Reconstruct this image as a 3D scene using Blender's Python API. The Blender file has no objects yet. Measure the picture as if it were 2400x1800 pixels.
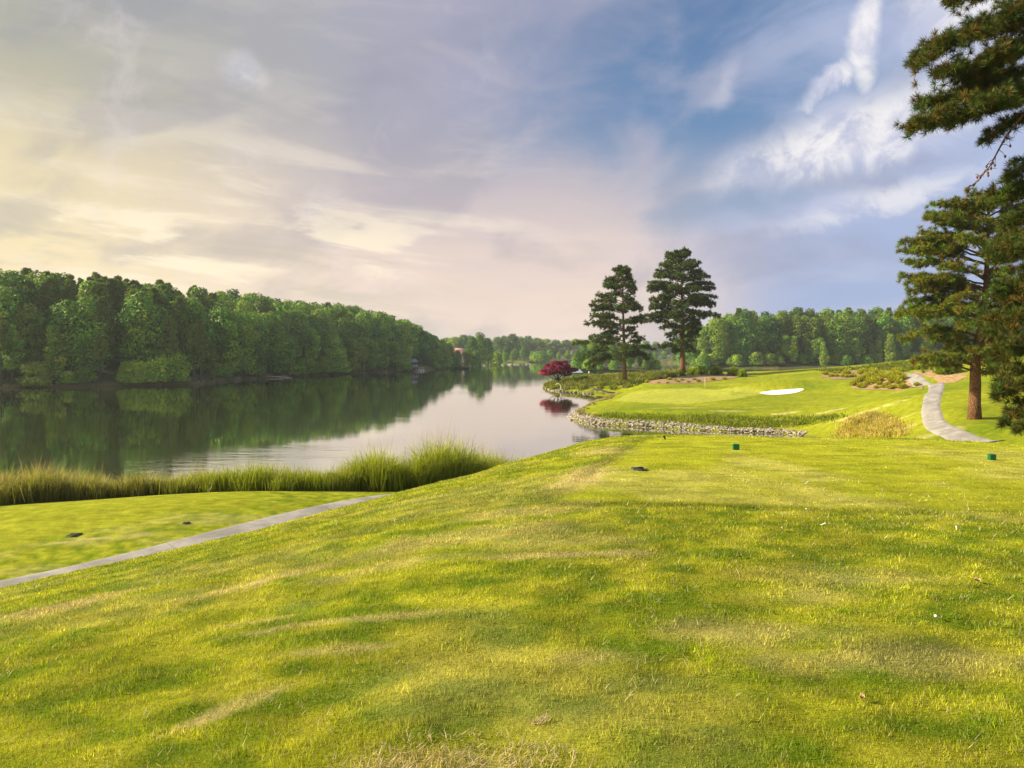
import bpy, math, random
import numpy as np
from mathutils import Vector, Matrix

# ------------------------------------------------------------------ camera, world, sun, exposure
S = bpy.context.scene
COL = S.collection
EYE = 9.5                     # eye height above the lake
F, CX, HZ = 770.0, 512.0, 352.0   # focal length in px of a 1024 wide picture, centre, horizon row
cam = bpy.data.cameras.new('camera'); camo = bpy.data.objects.new('camera', cam); COL.objects.link(camo)
cam.sensor_width = 36.0; cam.lens = F / 1024 * 36.0
cam.shift_y = -(384 - HZ) / 1024
cam.clip_start = 0.1; cam.clip_end = 8000
camo.location = (0, 0, EYE); camo.rotation_euler = (math.radians(90), 0, 0)
S.camera = camo

SUN_AZ, SUN_EL = math.radians(-90), math.radians(26)     # azimuth from +Y towards +X
sl = bpy.data.lights.new('sun', 'SUN'); sl.energy = 5.0; sl.angle = math.radians(0.9); sl.color = (1.0, 0.86, 0.58)
so = bpy.data.objects.new('sun', sl); COL.objects.link(so)
sd_ = Vector((math.sin(SUN_AZ) * math.cos(SUN_EL), math.cos(SUN_AZ) * math.cos(SUN_EL), math.sin(SUN_EL)))
so.rotation_euler = sd_.to_track_quat('Z', 'Y').to_euler(); so.location = (-200, 0, 200)

S.view_settings.view_transform = 'Standard'; S.view_settings.look = 'None'
S.view_settings.exposure = 1.05; S.view_settings.gamma = 1.0
S.view_settings.use_curve_mapping = False
S.render.engine = 'CYCLES'
S.cycles.use_denoising = True; S.cycles.denoising_input_passes = 'RGB_ALBEDO_NORMAL'; S.cycles.denoising_prefilter = 'ACCURATE'; S.cycles.use_adaptive_sampling = False
S.cycles.max_bounces = 6; S.cycles.diffuse_bounces = 2; S.cycles.glossy_bounces = 3; S.cycles.transmission_bounces = 3
S.cycles.volume_bounces = 0; S.cycles.transparent_max_bounces = 4

W = bpy.data.worlds.new('World'); S.world = W; W.use_nodes = True
nt = W.node_tree; nt.nodes.clear()

class NB:
    """tiny node-graph helper"""
    def __init__(s, nt): s.nt = nt
    def n(s, t, **k):
        nd = s.nt.nodes.new(t)
        for a, v in k.items(): setattr(nd, a, v)
        return nd
    def put(s, sock, v):
        if isinstance(v, bpy.types.NodeSocket): s.nt.links.new(v, sock)
        elif v is not None: sock.default_value = v
    def m(s, op, a, b=None, c=None, clamp=False):
        nd = s.n('ShaderNodeMath', operation=op); nd.use_clamp = clamp
        s.put(nd.inputs[0], a)
        if b is not None: s.put(nd.inputs[1], b)
        if c is not None: s.put(nd.inputs[2], c)
        return nd.outputs[0]
    def ss(s, v, lo, hi, a=0.0, b=1.0):
        nd = s.n('ShaderNodeMapRange', interpolation_type='SMOOTHSTEP')
        s.put(nd.inputs[0], v); nd.inputs[1].default_value = lo; nd.inputs[2].default_value = hi
        nd.inputs[3].default_value = a; nd.inputs[4].default_value = b
        return nd.outputs[0]
    def mix(s, f, a, b, mode='MIX'):
        nd = s.n('ShaderNodeMix', data_type='RGBA', blend_type=mode)
        s.put(nd.inputs[0], f)
        s.put(nd.inputs[6], (*a, 1) if isinstance(a, tuple) else a)
        s.put(nd.inputs[7], (*b, 1) if isinstance(b, tuple) else b)
        return nd.outputs[2]
    def noise(s, vec, scale, detail=6, rough=0.55, dist=0.0):
        nd = s.n('ShaderNodeTexNoise'); s.put(nd.inputs['Vector'], vec)
        nd.inputs['Scale'].default_value = scale; nd.inputs['Detail'].default_value = detail
        nd.inputs['Roughness'].default_value = rough; nd.inputs['Distortion'].default_value = dist
        return nd.outputs[0]
    def xyz(s, x, y, z):
        nd = s.n('ShaderNodeCombineXYZ'); s.put(nd.inputs[0], x); s.put(nd.inputs[1], y); s.put(nd.inputs[2], z)
        return nd.outputs[0]

def lin(r, g, b):
    f = lambda c: (c / 255 / 12.92) if c <= 10 else ((c / 255 + 0.055) / 1.055) ** 2.4
    return (f(r), f(g), f(b))

def build_world():
    B = NB(nt)
    out = B.n('ShaderNodeOutputWorld')
    sky = B.n('ShaderNodeTexSky', sky_type='NISHITA'); sky.sun_disc = False
    sky.sun_elevation = SUN_EL; sky.sun_rotation = SUN_AZ
    sky.air_density = 1.2; sky.dust_density = 2.0; sky.ozone_density = 2.5
    bg1 = B.n('ShaderNodeBackground'); bg1.inputs[1].default_value = 0.058
    B.put(bg1.inputs[0], B.mix(1.0, sky.outputs[0], (0.72, 0.90, 1.10), 'MULTIPLY'))
    tc = B.n('ShaderNodeTexCoord'); sp = B.n('ShaderNodeSeparateXYZ'); nt.links.new(tc.outputs['Generated'], sp.inputs[0])
    x, y, z = sp.outputs
    D = 57.29578
    az = B.m('MULTIPLY', B.m('ARCTAN2', x, y), D)
    el = B.m('MULTIPLY', B.m('ARCSINE', z), D)
    zz = B.m('ADD', B.m('MAXIMUM', z, 0.0), 0.10)
    p = B.xyz(B.m('DIVIDE', x, zz), B.m('DIVIDE', y, zz), 0.0)          # flat cloud deck
    ae = B.xyz(B.m('MULTIPLY', az, 0.1), B.m('MULTIPLY', el, 0.1), 0.0)
    # streaks that climb to the right, as the cirrus does
    ca, sa = math.cos(math.radians(-14)), math.sin(math.radians(-14))
    q = B.xyz(B.m('ADD', B.m('MULTIPLY', az, 0.07 * ca), B.m('MULTIPLY', el, -0.07 * sa)),
              B.m('ADD', B.m('MULTIPLY', az, 0.13 * sa), B.m('MULTIPLY', el, 0.13 * ca)), 3.0)
    ql = B.xyz(B.m('MULTIPLY', az, 0.045), B.m('ADD', B.m('MULTIPLY', el, 0.24), B.m('MULTIPLY', az, 0.022)), 7.0)
    nA = B.noise(p, 0.55, 7, 0.55, 0.6)
    nB = B.noise(ae, 0.75, 8, 0.58, 0.4)
    nC = B.noise(q, 1.3, 6, 0.5, 0.4)
    nD = B.noise(ql, 1.5, 8, 0.56, 0.5)
    nF = B.noise(ae, 3.2, 8, 0.62, 0.5)
    wob = B.m('MULTIPLY', B.m('SUBTRACT', nB, 0.5), 18.0)
    azw = B.m('ADD', az, wob)
    elw = B.m('ADD', el, B.m('MULTIPLY', B.m('SUBTRACT', nA, 0.5), 9.0))
    # veil colour: warm to the left and low, lavender grey up high, cool to the right
    warm = B.mix(B.ss(elw, 2, 20), lin(255, 232, 196), lin(168, 169, 160))
    mid = B.mix(B.ss(elw, 1, 20), lin(236, 214, 200), lin(164, 164, 184))
    cool = B.mix(B.ss(elw, 1, 20), lin(160, 176, 212), lin(176, 186, 214))
    c = B.mix(B.ss(azw, -34, -2), warm, mid)
    c = B.mix(B.ss(azw, 4, 24), c, cool)
    # yellowish glow towards the sun
    gl = B.m('MULTIPLY', B.ss(azw, -8, -40), B.ss(elw, 23, 5))
    c = B.mix(B.m('MULTIPLY', gl, 0.7), c, lin(238, 222, 174))
    # soft light and dark streaks in the veil
    c = B.mix(B.m('MULTIPLY', B.m('MULTIPLY', B.ss(nD, 0.48, 0.67), B.m('MULTIPLY', B.ss(el, 19, 10, 0.22, 1.0), B.ss(az, 8, -6, 0.2, 1.0))), 0.46), c, lin(250, 236, 216))
    c = B.mix(B.m('MULTIPLY', B.ss(nC, 0.53, 0.36), 0.36), c, lin(144, 147, 164))
    c = B.mix(B.m('MULTIPLY', B.m('MULTIPLY', B.ss(nF, 0.48, 0.70), B.ss(nB, 0.45, 0.60)), B.ss(az, 12, -6, 0.03, 0.24)), c, lin(232, 222, 222))
    low = B.m('MULTIPLY', B.ss(el, 12, 7), B.ss(az, 2, -16))
    c = B.mix(B.m('MULTIPLY', B.m('MULTIPLY', low, B.ss(nD, 0.50, 0.40)), 0.55), c, lin(196, 190, 172))
    c = B.mix(B.m('MULTIPLY', B.m('MULTIPLY', low, B.ss(nD, 0.53, 0.62)), 0.75), c, lin(255, 240, 208))
    # the clear gap, upper right
    def ell(a0, e0, ra, re, tilt=0.0, src=(azw, elw)):
        da = B.m('SUBTRACT', src[0], a0); de = B.m('SUBTRACT', src[1], e0)
        t = math.radians(tilt); cc, sn = math.cos(t), math.sin(t)
        u = B.m('ADD', B.m('MULTIPLY', da, cc / ra), B.m('MULTIPLY', de, sn / ra))
        v = B.m('ADD', B.m('MULTIPLY', da, -sn / re), B.m('MULTIPLY', de, cc / re))
        return B.m('SQRT', B.m('ADD', B.m('MULTIPLY', u, u), B.m('MULTIPLY', v, v)))
    gap = B.m('MULTIPLY', B.ss(ell(13.5, 20.5, 17, 10, 12), 1.25, 0.30), B.ss(nB, 0.70, 0.40, 0.60, 1.0))
    gap2 = B.m('MULTIPLY', B.ss(ell(15, 10.0, 7, 2.4, 8), 1.2, 0.3), 0.45)
    gap = B.m('MULTIPLY', B.m('MAXIMUM', gap, gap2), B.ss(nC, 0.66, 0.42, 0.35, 1.0))
    gap = B.m('MAXIMUM', gap, B.ss(el, 40, 70, 0.0, 0.6))
    # white clouds: a broad band climbing to the right and a ragged one above it
    sm = (B.m('ADD', az, B.m('MULTIPLY', wob, 0.35)), B.m('ADD', el, B.m('MULTIPLY', B.m('SUBTRACT', nF, 0.5), 3.5)))
    w1 = B.ss(ell(24.0, 14.6, 10.5, 2.6, 12, sm), 1.25, 0.35)
    w2 = B.ss(ell(25.0, 20.6, 1.1, 3.8, -12, sm), 1.25, 0.4)
    w2b = B.ss(ell(22.3, 17.9, 2.6, 0.8, 35, sm), 1.3, 0.4)
    w3 = B.ss(ell(31, 22, 4.5, 4.5, 0, sm), 1.3, 0.3)
    w4 = B.m('MULTIPLY', B.ss(ell(25.5, 10.3, 6.5, 0.9, 12, sm), 1.4, 0.2), 0.7)
    w5 = B.m('MULTIPLY', B.ss(ell(-19.5, 19.0, 1.5, 1.2, -40, sm), 1.5, 0.1), 0.45)
    w6 = B.m('MULTIPLY', B.ss(ell(14.5, 18.4, 0.7, 2.0, -28, sm), 1.6, 0.2), 0.35)
    wm = w1
    for ww in (w2, w2b, w3, w4, w5, w6): wm = B.m('MAXIMUM', wm, ww)
    wm = B.m('MULTIPLY', wm, B.ss(B.m('ADD', B.m('MULTIPLY', nF, 0.6), B.m('MULTIPLY', nC, 0.4)), 0.30, 0.52, 0.45, 1.0))
    wc = B.mix(B.ss(nF, 0.38, 0.62), lin(204, 205, 222), lin(244, 240, 238))
    gap = B.m('MULTIPLY', gap, B.m('SUBTRACT', 1.0, wm))
    c = B.mix(B.m('MULTIPLY', wm, 0.85), c, wc)
    # clouds lit from behind the camera fill the rest of the sky evenly
    bg2 = B.n('ShaderNodeBackground'); bg2.inputs[1].default_value = 0.53
    nt.links.new(c, bg2.inputs[0])
    mx = B.n('ShaderNodeMixShader')
    B.put(mx.inputs[0], B.m('SUBTRACT', 1.0, B.m('MULTIPLY', gap, 0.93)))
    nt.links.new(bg1.outputs[0], mx.inputs[1]); nt.links.new(bg2.outputs[0], mx.inputs[2])
    nt.links.new(mx.outputs[0], out.inputs[0])
build_world()

# ------------------------------------------------------------------ helpers
rng = np.random.default_rng(11)
random.seed(5)

def tag(o, label=None, cat=None, group=None, kind=None):
    if label: o['label'] = label
    if cat: o['category'] = cat
    if group: o['group'] = group
    if kind: o['kind'] = kind
    return o

def empty(name, loc, rz=0.0, scale=None):
    o = bpy.data.objects.new(name, None); COL.objects.link(o)
    o.location = loc; o.rotation_euler = (0, 0, rz); o.empty_display_size = 0.3
    if scale is not None: o.scale = (scale,) * 3 if not hasattr(scale, '__len__') else scale
    return o

class MB:
    """collects verts / tris / quads, then makes one mesh object"""
    def __init__(s): s.v = []; s.t = []; s.q = []; s.c = []; s.n = 0; s.hascol = False
    def add(s, v, tris=None, quads=None, col=None):
        v = np.asarray(v, dtype=np.float32).reshape(-1, 3)
        if tris is not None and len(tris): s.t.append(np.asarray(tris, dtype=np.int32).reshape(-1, 3) + s.n)
        if quads is not None and len(quads): s.q.append(np.asarray(quads, dtype=np.int32).reshape(-1, 4) + s.n)
        if col is not None:
            s.hascol = True
            col = np.broadcast_to(np.asarray(col, dtype=np.float32), (len(v), 3))
        else: col = np.full((len(v), 3), 0.5, np.float32)
        s.v.append(v); s.c.append(col); s.n += len(v)
    def box(s, c, size, rz=0.0, col=None):
        cx, cy, cz = c; sx, sy, sz = [k / 2 for k in size]
        v = np.array([(x, y, z) for z in (-sz, sz) for y in (-sy, sy) for x in (-sx, sx)], float)
        ca, sa = math.cos(rz), math.sin(rz)
        v = np.stack([v[:, 0] * ca - v[:, 1] * sa + cx, v[:, 0] * sa + v[:, 1] * ca + cy, v[:, 2] + cz], 1)
        s.add(v, quads=[(0, 2, 3, 1), (4, 5, 7, 6), (0, 1, 5, 4), (2, 6, 7, 3), (0, 4, 6, 2), (1, 3, 7, 5)], col=col)
    def tube(s, pts, rad, n=8, cap=True, col=None):
        pts = np.asarray(pts, float); rad = np.broadcast_to(np.asarray(rad, float), (len(pts),))
        tan = np.gradient(pts, axis=0); tan /= np.linalg.norm(tan, axis=1)[:, None] + 1e-9
        ref = np.where(np.abs(tan[:, 2:3]) > 0.85, np.array([[1.0, 0, 0]]), np.array([[0, 0, 1.0]]))
        a = np.cross(ref, tan); a /= np.linalg.norm(a, axis=1)[:, None] + 1e-9
        for i in range(1, len(a)):                       # keep the frame from flipping
            pr = a[i - 1] - tan[i] * np.dot(a[i - 1], tan[i]); a[i] = pr / (np.linalg.norm(pr) + 1e-9)
        b = np.cross(tan, a)
        th = np.linspace(0, 2 * math.pi, n, endpoint=False)
        ring = pts[:, None, :] + rad[:, None, None] * (np.cos(th)[None, :, None] * a[:, None, :] + np.sin(th)[None, :, None] * b[:, None, :])
        m = len(pts); v = ring.reshape(-1, 3)
        i, j = np.meshgrid(np.arange(m - 1), np.arange(n), indexing='ij'); j2 = (j + 1) % n
        q = np.stack([i * n + j, i * n + j2, (i + 1) * n + j2, (i + 1) * n + j], -1).reshape(-1, 4)
        tr = []
        if cap:
            v = np.vstack([v, pts[:1], pts[-1:]]); e0, e1 = m * n, m * n + 1
            for k in range(n):
                tr.append((e0, (k + 1) % n, k)); tr.append((e1, (m - 1) * n + k, (m - 1) * n + (k + 1) % n))
        s.add(v, tris=tr, quads=q, col=col)
    def build(s, name, mat, parent=None, smooth=False):
        me = bpy.data.meshes.new(name)
        V = np.concatenate(s.v) if s.v else np.zeros((0, 3), np.float32)
        T = np.concatenate(s.t) if s.t else np.zeros((0, 3), np.int32)
        Q = np.concatenate(s.q) if s.q else np.zeros((0, 4), np.int32)
        me.vertices.add(len(V)); me.vertices.foreach_set('co', V.astype(np.float32).ravel())
        me.loops.add(T.size + Q.size)
        me.loops.foreach_set('vertex_index', np.concatenate([T.ravel(), Q.ravel()]).astype(np.int32))
        me.polygons.add(len(T) + len(Q))
        st = np.concatenate([np.arange(len(T)) * 3, T.size + np.arange(len(Q)) * 4]).astype(np.int32)
        me.polygons.foreach_set('loop_start', st)
        me.update(calc_edges=True); me.validate(verbose=False)
        if s.hascol:
            ca = me.color_attributes.new('Col', 'FLOAT_COLOR', 'POINT')
            C4 = np.ones((len(V), 4), np.float32); C4[:, :3] = np.concatenate(s.c)
            ca.data.foreach_set('color', C4.ravel())
        if smooth: me.polygons.foreach_set('use_smooth', np.ones(len(me.polygons), bool))
        if mat: me.materials.append(mat)
        o = bpy.data.objects.new(name, me); COL.objects.link(o)
        if parent: o.parent = parent
        return o

def copy_tree(o, parent=None):
    c = o.copy(); COL.objects.link(c)
    if parent: c.parent = parent
    for ch in list(o.children): copy_tree(ch, c)
    return c

# 2D value noise
def _h(ix, iy, sd):
    n = (ix.astype(np.int64) * 374761393 + iy.astype(np.int64) * 668265263 + sd * 974634777) & 0xffffffff
    n = ((n ^ (n >> 13)) * 1274126177) & 0xffffffff
    return ((n ^ (n >> 16)) & 0xffff) / 65535.0
def vnoise(x, y, sd=0):
    ix, iy = np.floor(x), np.floor(y); fx, fy = x - ix, y - iy
    fx = fx * fx * (3 - 2 * fx); fy = fy * fy * (3 - 2 * fy)
    a = _h(ix, iy, sd); b = _h(ix + 1, iy, sd); c = _h(ix, iy + 1, sd); d = _h(ix + 1, iy + 1, sd)
    return a + (b - a) * fx + (c - a) * fy + (a - b - c + d) * fx * fy
def fbm(x, y, o=4, sd=0):
    s = 0; a = 0.5; t = 0
    for k in range(o):
        s = s + a * vnoise(x, y, sd + k); t += a; a *= 0.5; x = x * 2.03 + 13.1; y = y * 2.03 + 7.7
    return s / t
def sstep(v, a, b):
    t = np.clip((v - a) / (b - a), 0, 1); return t * t * (3 - 2 * t)

# ------------------------------------------------------------------ materials
def mat_new(name):
    m = bpy.data.materials.new(name); m.use_nodes = True
    b = NB(m.node_tree); pb = m.node_tree.nodes['Principled BSDF']
    return m, b, pb
def mat_plain(name, col, rough=0.7, var=0.15, scale=6.0, bump=0.0, spec=0.3):
    m, B, pb = mat_new(name)
    tc = B.n('ShaderNodeTexCoord'); nz = B.noise(tc.outputs['Object'], scale, 6, 0.6)
    dk = tuple(c * (1 - var) for c in col); lt = tuple(min(1, c * (1 + var)) for c in col)
    B.put(pb.inputs['Base Color'], B.mix(B.ss(nz, 0.3, 0.7), dk, lt))
    pb.inputs['Roughness'].default_value = rough; pb.inputs['Specular IOR Level'].default_value = spec
    if bump:
        bp = B.n('ShaderNodeBump'); bp.inputs['Strength'].default_value = bump; B.put(bp.inputs['Height'], nz)
        B.put(pb.inputs['Normal'], bp.outputs[0])
    return m
def mat_leaf(name, trans=0.35, tint=None, rnd=0.0, hue=None):
    """leaf colour from the mesh's own colour attribute, varied per plant"""
    m, B, pb = mat_new(name)
    at = B.n('ShaderNodeAttribute', attribute_name='Col'); c = at.outputs['Color']
    if rnd:
        oi = B.n('ShaderNodeObjectInfo')
        r = oi.outputs['Random']
        c = B.mix(B.m('MULTIPLY', B.ss(r, 0.5, 1.0), rnd), c, hue or (0.23, 0.30, 0.020))
        r2 = B.m('FRACT', B.m('MULTIPLY', r, 7.31))
        hv = B.n('ShaderNodeHueSaturation'); B.put(hv.inputs['Color'], c)
        B.put(hv.inputs['Value'], B.m('ADD', B.m('MULTIPLY', r2, 0.60), 0.85))
        c = hv.outputs[0]
    B.put(pb.inputs['Base Color'], c); pb.inputs['Roughness'].default_value = 0.55
    pb.inputs['Specular IOR Level'].default_value = 0.25
    tr = B.n('ShaderNodeBsdfTranslucent'); B.put(tr.inputs[0], B.mix(1.0, c, (1.0, 1.0, 0.6), 'MULTIPLY'))
    mx = B.n('ShaderNodeMixShader'); mx.inputs[0].default_value = trans
    m.node_tree.links.new(pb.outputs[0], mx.inputs[1]); m.node_tree.links.new(tr.outputs[0], mx.inputs[2])
    m.node_tree.links.new(mx.outputs[0], m.node_tree.nodes['Material Output'].inputs[0])
    return m
def mat_bark(name, dark, light, sx=3.0, sz=0.8):
    m, B, pb = mat_new(name)
    tc = B.n('ShaderNodeTexCoord'); mp = B.n('ShaderNodeMapping'); mp.inputs['Scale'].default_value = (sx * 1.7, sx * 1.7, sz * 1.5)
    wn = B.n('ShaderNodeTexNoise'); wn.inputs['Scale'].default_value = 2.5; B.put(wn.inputs['Vector'], tc.outputs['Object'])
    B.put(mp.inputs[0], B.mix(0.22, tc.outputs['Object'], wn.outputs[1], 'ADD'))
    vo = B.n('ShaderNodeTexVoronoi', feature='DISTANCE_TO_EDGE'); B.put(vo.inputs['Vector'], mp.outputs[0]); vo.inputs['Scale'].default_value = 1.6
    nz = B.noise(mp.outputs[0], 3.0, 8, 0.65, 0.5)
    f = B.m('MULTIPLY', B.ss(vo.outputs['Distance'], -0.08, 0.22), B.ss(nz, 0.28, 0.66))
    B.put(pb.inputs['Base Color'], B.mix(f, dark, light)); pb.inputs['Roughness'].default_value = 0.9
    pb.inputs['Specular IOR Level'].default_value = 0.1
    bp = B.n('ShaderNodeBump'); bp.inputs['Strength'].default_value = 0.9; bp.inputs['Distance'].default_value = 0.05
    B.put(bp.inputs['Height'], f); B.put(pb.inputs['Normal'], bp.outputs[0])
    return m

M_leaf = mat_leaf('broad_leaves', 0.30, rnd=0.55)
M_needle = mat_leaf('pine_needles', 0.18)
M_wpine = mat_leaf('wood_pine_needles', 0.2, rnd=0.3, hue=(0.17, 0.21, 0.026))
M_maple = mat_leaf('red_leaves', 0.35)
M_blade = mat_leaf('grass_blades', 0.42)
M_bark = mat_bark('pine_bark', (0.07, 0.035, 0.02), (0.33, 0.17, 0.085))
M_bark_d = mat_bark('grey_bark', (0.035, 0.028, 0.02), (0.13, 0.11, 0.08), 2.0, 0.5)
M_dead = mat_plain('dead_wood', (0.10, 0.085, 0.07), 0.85, 0.35, 4.0, 0.4)
M_pale = mat_plain('bleached_wood', (0.55, 0.50, 0.40), 0.8, 0.15, 5.0, 0.2)

# ------------------------------------------------------------------ the lie of the land
def P(px, py, Y):
    return ((px - CX) / F * Y, Y, EYE - (py - HZ) / F * Y)

# skyline of the tee mound, as elevation angles round the eye: the mound is a smooth dome whose brow lies there
SIL = np.array([(-400, 640), (-150, 617), (0, 589.5), (87, 570), (174, 551), (256, 531), (348, 506.3), (399, 493), (431, 484.7), (472, 475.3),
                (512, 463.1), (555, 451), (590, 441), (616, 437.0), (660, 435.6), (729, 435.9), (790, 438), (824, 437.8),
                (921, 439.3), (998, 443.6), (1024, 446.5), (1200, 462), (1500, 480)], float)
SPH = np.arctan((SIL[:, 0] - CX) / F); SM = (SIL[:, 1] - HZ) / F * np.cos(SPH)
PPH = np.arctan((np.array([-300, 0, 200, 350, 450, 530, 590, 640, 700, 1024]) - CX) / F)
PPV = np.array([2.0, 2.0, 2.1, 2.4, 2.8, 3.4, 4.4, 5.6, 6.0, 6.0])
H0 = 1.62
def z_near(x, y):
    r = np.hypot(x, y); ph = np.arctan2(x, y)
    m = np.interp(ph, SPH, SM); p = np.interp(ph, PPH, PPV)
    back = sstep(np.abs(ph), 1.0, 1.9)
    m = m * (1 - back) + 0.09 * back; p = p * (1 - back) + 4.0 * back
    rc = H0 * p / ((p - 1) * m)
    z = EYE - H0 - H0 / (p - 1) * np.minimum(r / rc, 2.5) ** p
    return np.maximum(z, -30)

SHORE = [(-400, 60), (-120, 52), (-60, 49), (-35, 48), (-20, 47), (-10, 47.5), (-3, 50), (2, 56), (6, 61), (12, 65), (18, 68), (25, 72), (30.5, 77),
         (33.5, 83.5), (33.0, 87.2), (30.7, 90.0), (25.7, 91.3), (19.5, 95.0), (14.5, 98.3), (10.6, 101), (8.4, 107), (8.4, 113.8), (10.8, 124), (15.9, 144), (20.5, 162),
         (23.5, 171), (22.5, 176.5), (16.5, 181), (11.2, 190), (8.3, 201), (8.4, 211), (10, 220), (16, 232), (30, 238), (60, 232), (90, 236), (120, 250), (160, 290),
         (230, 330), (600, 340), (900, 300), (900, -900), (-900, -900), (-900, 60)]
LEFT = [(-900, 160), (-320, 185), (-200, 193), (-135, 203), (-115, 211), (-92, 226), (-94, 250), (-88, 289), (-70, 339), (-50, 377), (-46, 392), (-40, 430), (-32, 498), (-33, 560),
        (-25, 640), (0, 690), (40, 725), (90, 740), (132, 640), (124, 560), (103, 470), (106, 447), (150, 440), (215, 444), (300, 430), (420, 420), (600, 420), (1500, 500), (2200, 2600), (-2200, 2600), (-1500, 160)]
ISLE = [(30, 385), (42, 377), (58, 375), (70, 381), (74, 392), (66, 405), (50, 412), (34, 402)]

def sdf(x, y, poly):
    """signed distance, positive inside"""
    P_ = np.array(poly, float); d = np.full(x.shape, 1e9); ins = np.zeros(x.shape, bool)
    for a, b in zip(P_, np.roll(P_, -1, 0)):
        e = b - a; wx, wy = x - a[0], y - a[1]
        t = np.clip((wx * e[0] + wy * e[1]) / (e @ e), 0, 1)
        d = np.minimum(d, np.hypot(wx - e[0] * t, wy - e[1] * t))
        c = ((a[1] <= y) != (b[1] <= y))
        with np.errstate(divide='ignore', invalid='ignore'):
            xi = a[0] + (y - a[1]) / (b[1] - a[1]) * e[0] if b[1] != a[1] else np.full(x.shape, 1e9)
        ins ^= (c & (x < xi))
    return np.where(ins, d, -d)

CTRL = [P(*c) for c in [
    (995, 443, 58), (975, 430, 62), (1010, 425, 66), (974, 419, 66), (926, 407.4, 76), (985, 405, 76), (925, 395, 90), (960, 392, 92), (932, 384, 105), (965, 382, 105),
    (907, 373.5, 125), (1000, 366, 130), (1024, 372, 110), (1020, 400, 80), (907, 437, 68), (870, 414, 88), (895, 424, 78), (787, 416.6, 97), (694, 412, 101), (640, 412.5, 103),
    (600, 408, 113), (572, 413, 112), (671, 406.5, 111), (671, 402, 121), (705, 388.8, 150), (616, 399, 130), (650, 396, 134), (764, 380.5, 166), (694, 383.5, 165), (639, 388.5, 160),
    (624.6, 384.3, 187), (682.5, 372.7, 203), (648, 381, 177), (745, 375.0, 187), (780, 396, 127), (758, 393.5, 131), (802, 390, 133), (783, 389.3, 138), (785, 382.5, 146), (760, 386, 145),
    (740, 392, 140), (742, 397.5, 126), (850, 389.5, 128), (860, 400, 106), (800, 402, 112), (907, 391.0, 117), (870, 378, 150), (835, 374, 166), (810, 369.2, 190), (870, 364, 190),
    (921, 358.5, 190), (965, 356, 185), (580, 387, 190), (560, 384, 205), (600, 386, 182), (570, 379.5, 215), (650, 375.5, 215), (664, 375.5, 218), (672, 374.5, 212)]] + [
    (120, 100, 7.6), (150, 200, 9.4), (80, 40, 4.6), (60, 20, 5.4), (100, 232, 2.0), (60, 226, 2.6), (30, 232, 1.0),
    (-20, 31.5, 3.2), (-12, 22, 3.5), (-10, 27, 3.7), (-4.5, 33, 3.3), (-30, 30, 3.0), (2, 42, 2.4), (10, 52, 1.8), (22, 55, 2.2), (-40, 20, 3.4), (-25, 15, 4.0), (-80, 30, 2.4),
    (-14, 33.5, 3.4), (-8, 33.6, 3.35), (-17, 26, 3.65), (-6, 30.5, 3.45), (-14, 18, 3.5), (-7, 26, 3.45), (-9, 22.5, 3.45),
    (0, -30, 7.7), (40, -30, 7.4), (-40, -30, 5.4), (30, 30, 3.2), (40, 45, 3.4), (45, 60, 4.0), (250, 0, 8), (-200, -60, 6), (300, 200, 12)]
_sh = SHORE[2:37]
CTRL = np.array(CTRL + [(a, b, 0.15) for a, b in _sh])
def _fit():
    X = CTRL[:, :2]; c2 = 16.0
    A = np.sqrt(((X[:, None] - X[None]) ** 2).sum(-1) + c2); n = len(X)
    Pm = np.c_[np.ones(n), X / 100.0]
    K = np.zeros((n + 3, n + 3)); K[:n, :n] = A - np.eye(n) * 0.35; K[:n, n:] = Pm; K[n:, :n] = Pm.T
    return np.linalg.solve(K, np.r_[CTRL[:, 2], 0, 0, 0])
WF = _fit()
def z_rbf(x, y):
    sh = x.shape; x = x.ravel(); y = y.ravel(); out = np.zeros(len(x))
    for i in range(0, len(x), 60000):
        xx, yy = x[i:i + 60000], y[i:i + 60000]
        d = np.sqrt((xx[:, None] - CTRL[None, :, 0]) ** 2 + (yy[:, None] - CTRL[None, :, 1]) ** 2 + 16.0)
        out[i:i + 60000] = d @ WF[:-3] + WF[-3] + (xx * WF[-2] + yy * WF[-1]) / 100.0
    return out.reshape(sh)
CAPX = np.array([-400, 0, 90, 199, 300, 352, 393, 412, 440, 470, 560, 680, 740, 900, 1100], float)
CAPZ = np.array([16, 15.5, 13, 10.5, 10, 9.0, 6.5, 4.0, 2.5, 1.6, 1.6, 3.0, 9.0, 12.0, 13.0])
def z_left(x, y, s):
    px = CX + F * x / np.maximum(y, 1.0)
    cap = np.interp(px, CAPX, CAPZ)
    return np.minimum(0.35 + 0.3 * np.clip(s, 0, 3) + 0.24 * np.clip(s - 3, 0, None), cap) + 0.8 * (fbm(x / 25, y / 25, 3, 5) - 0.5) * np.clip(s / 10, 0, 1)

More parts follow.
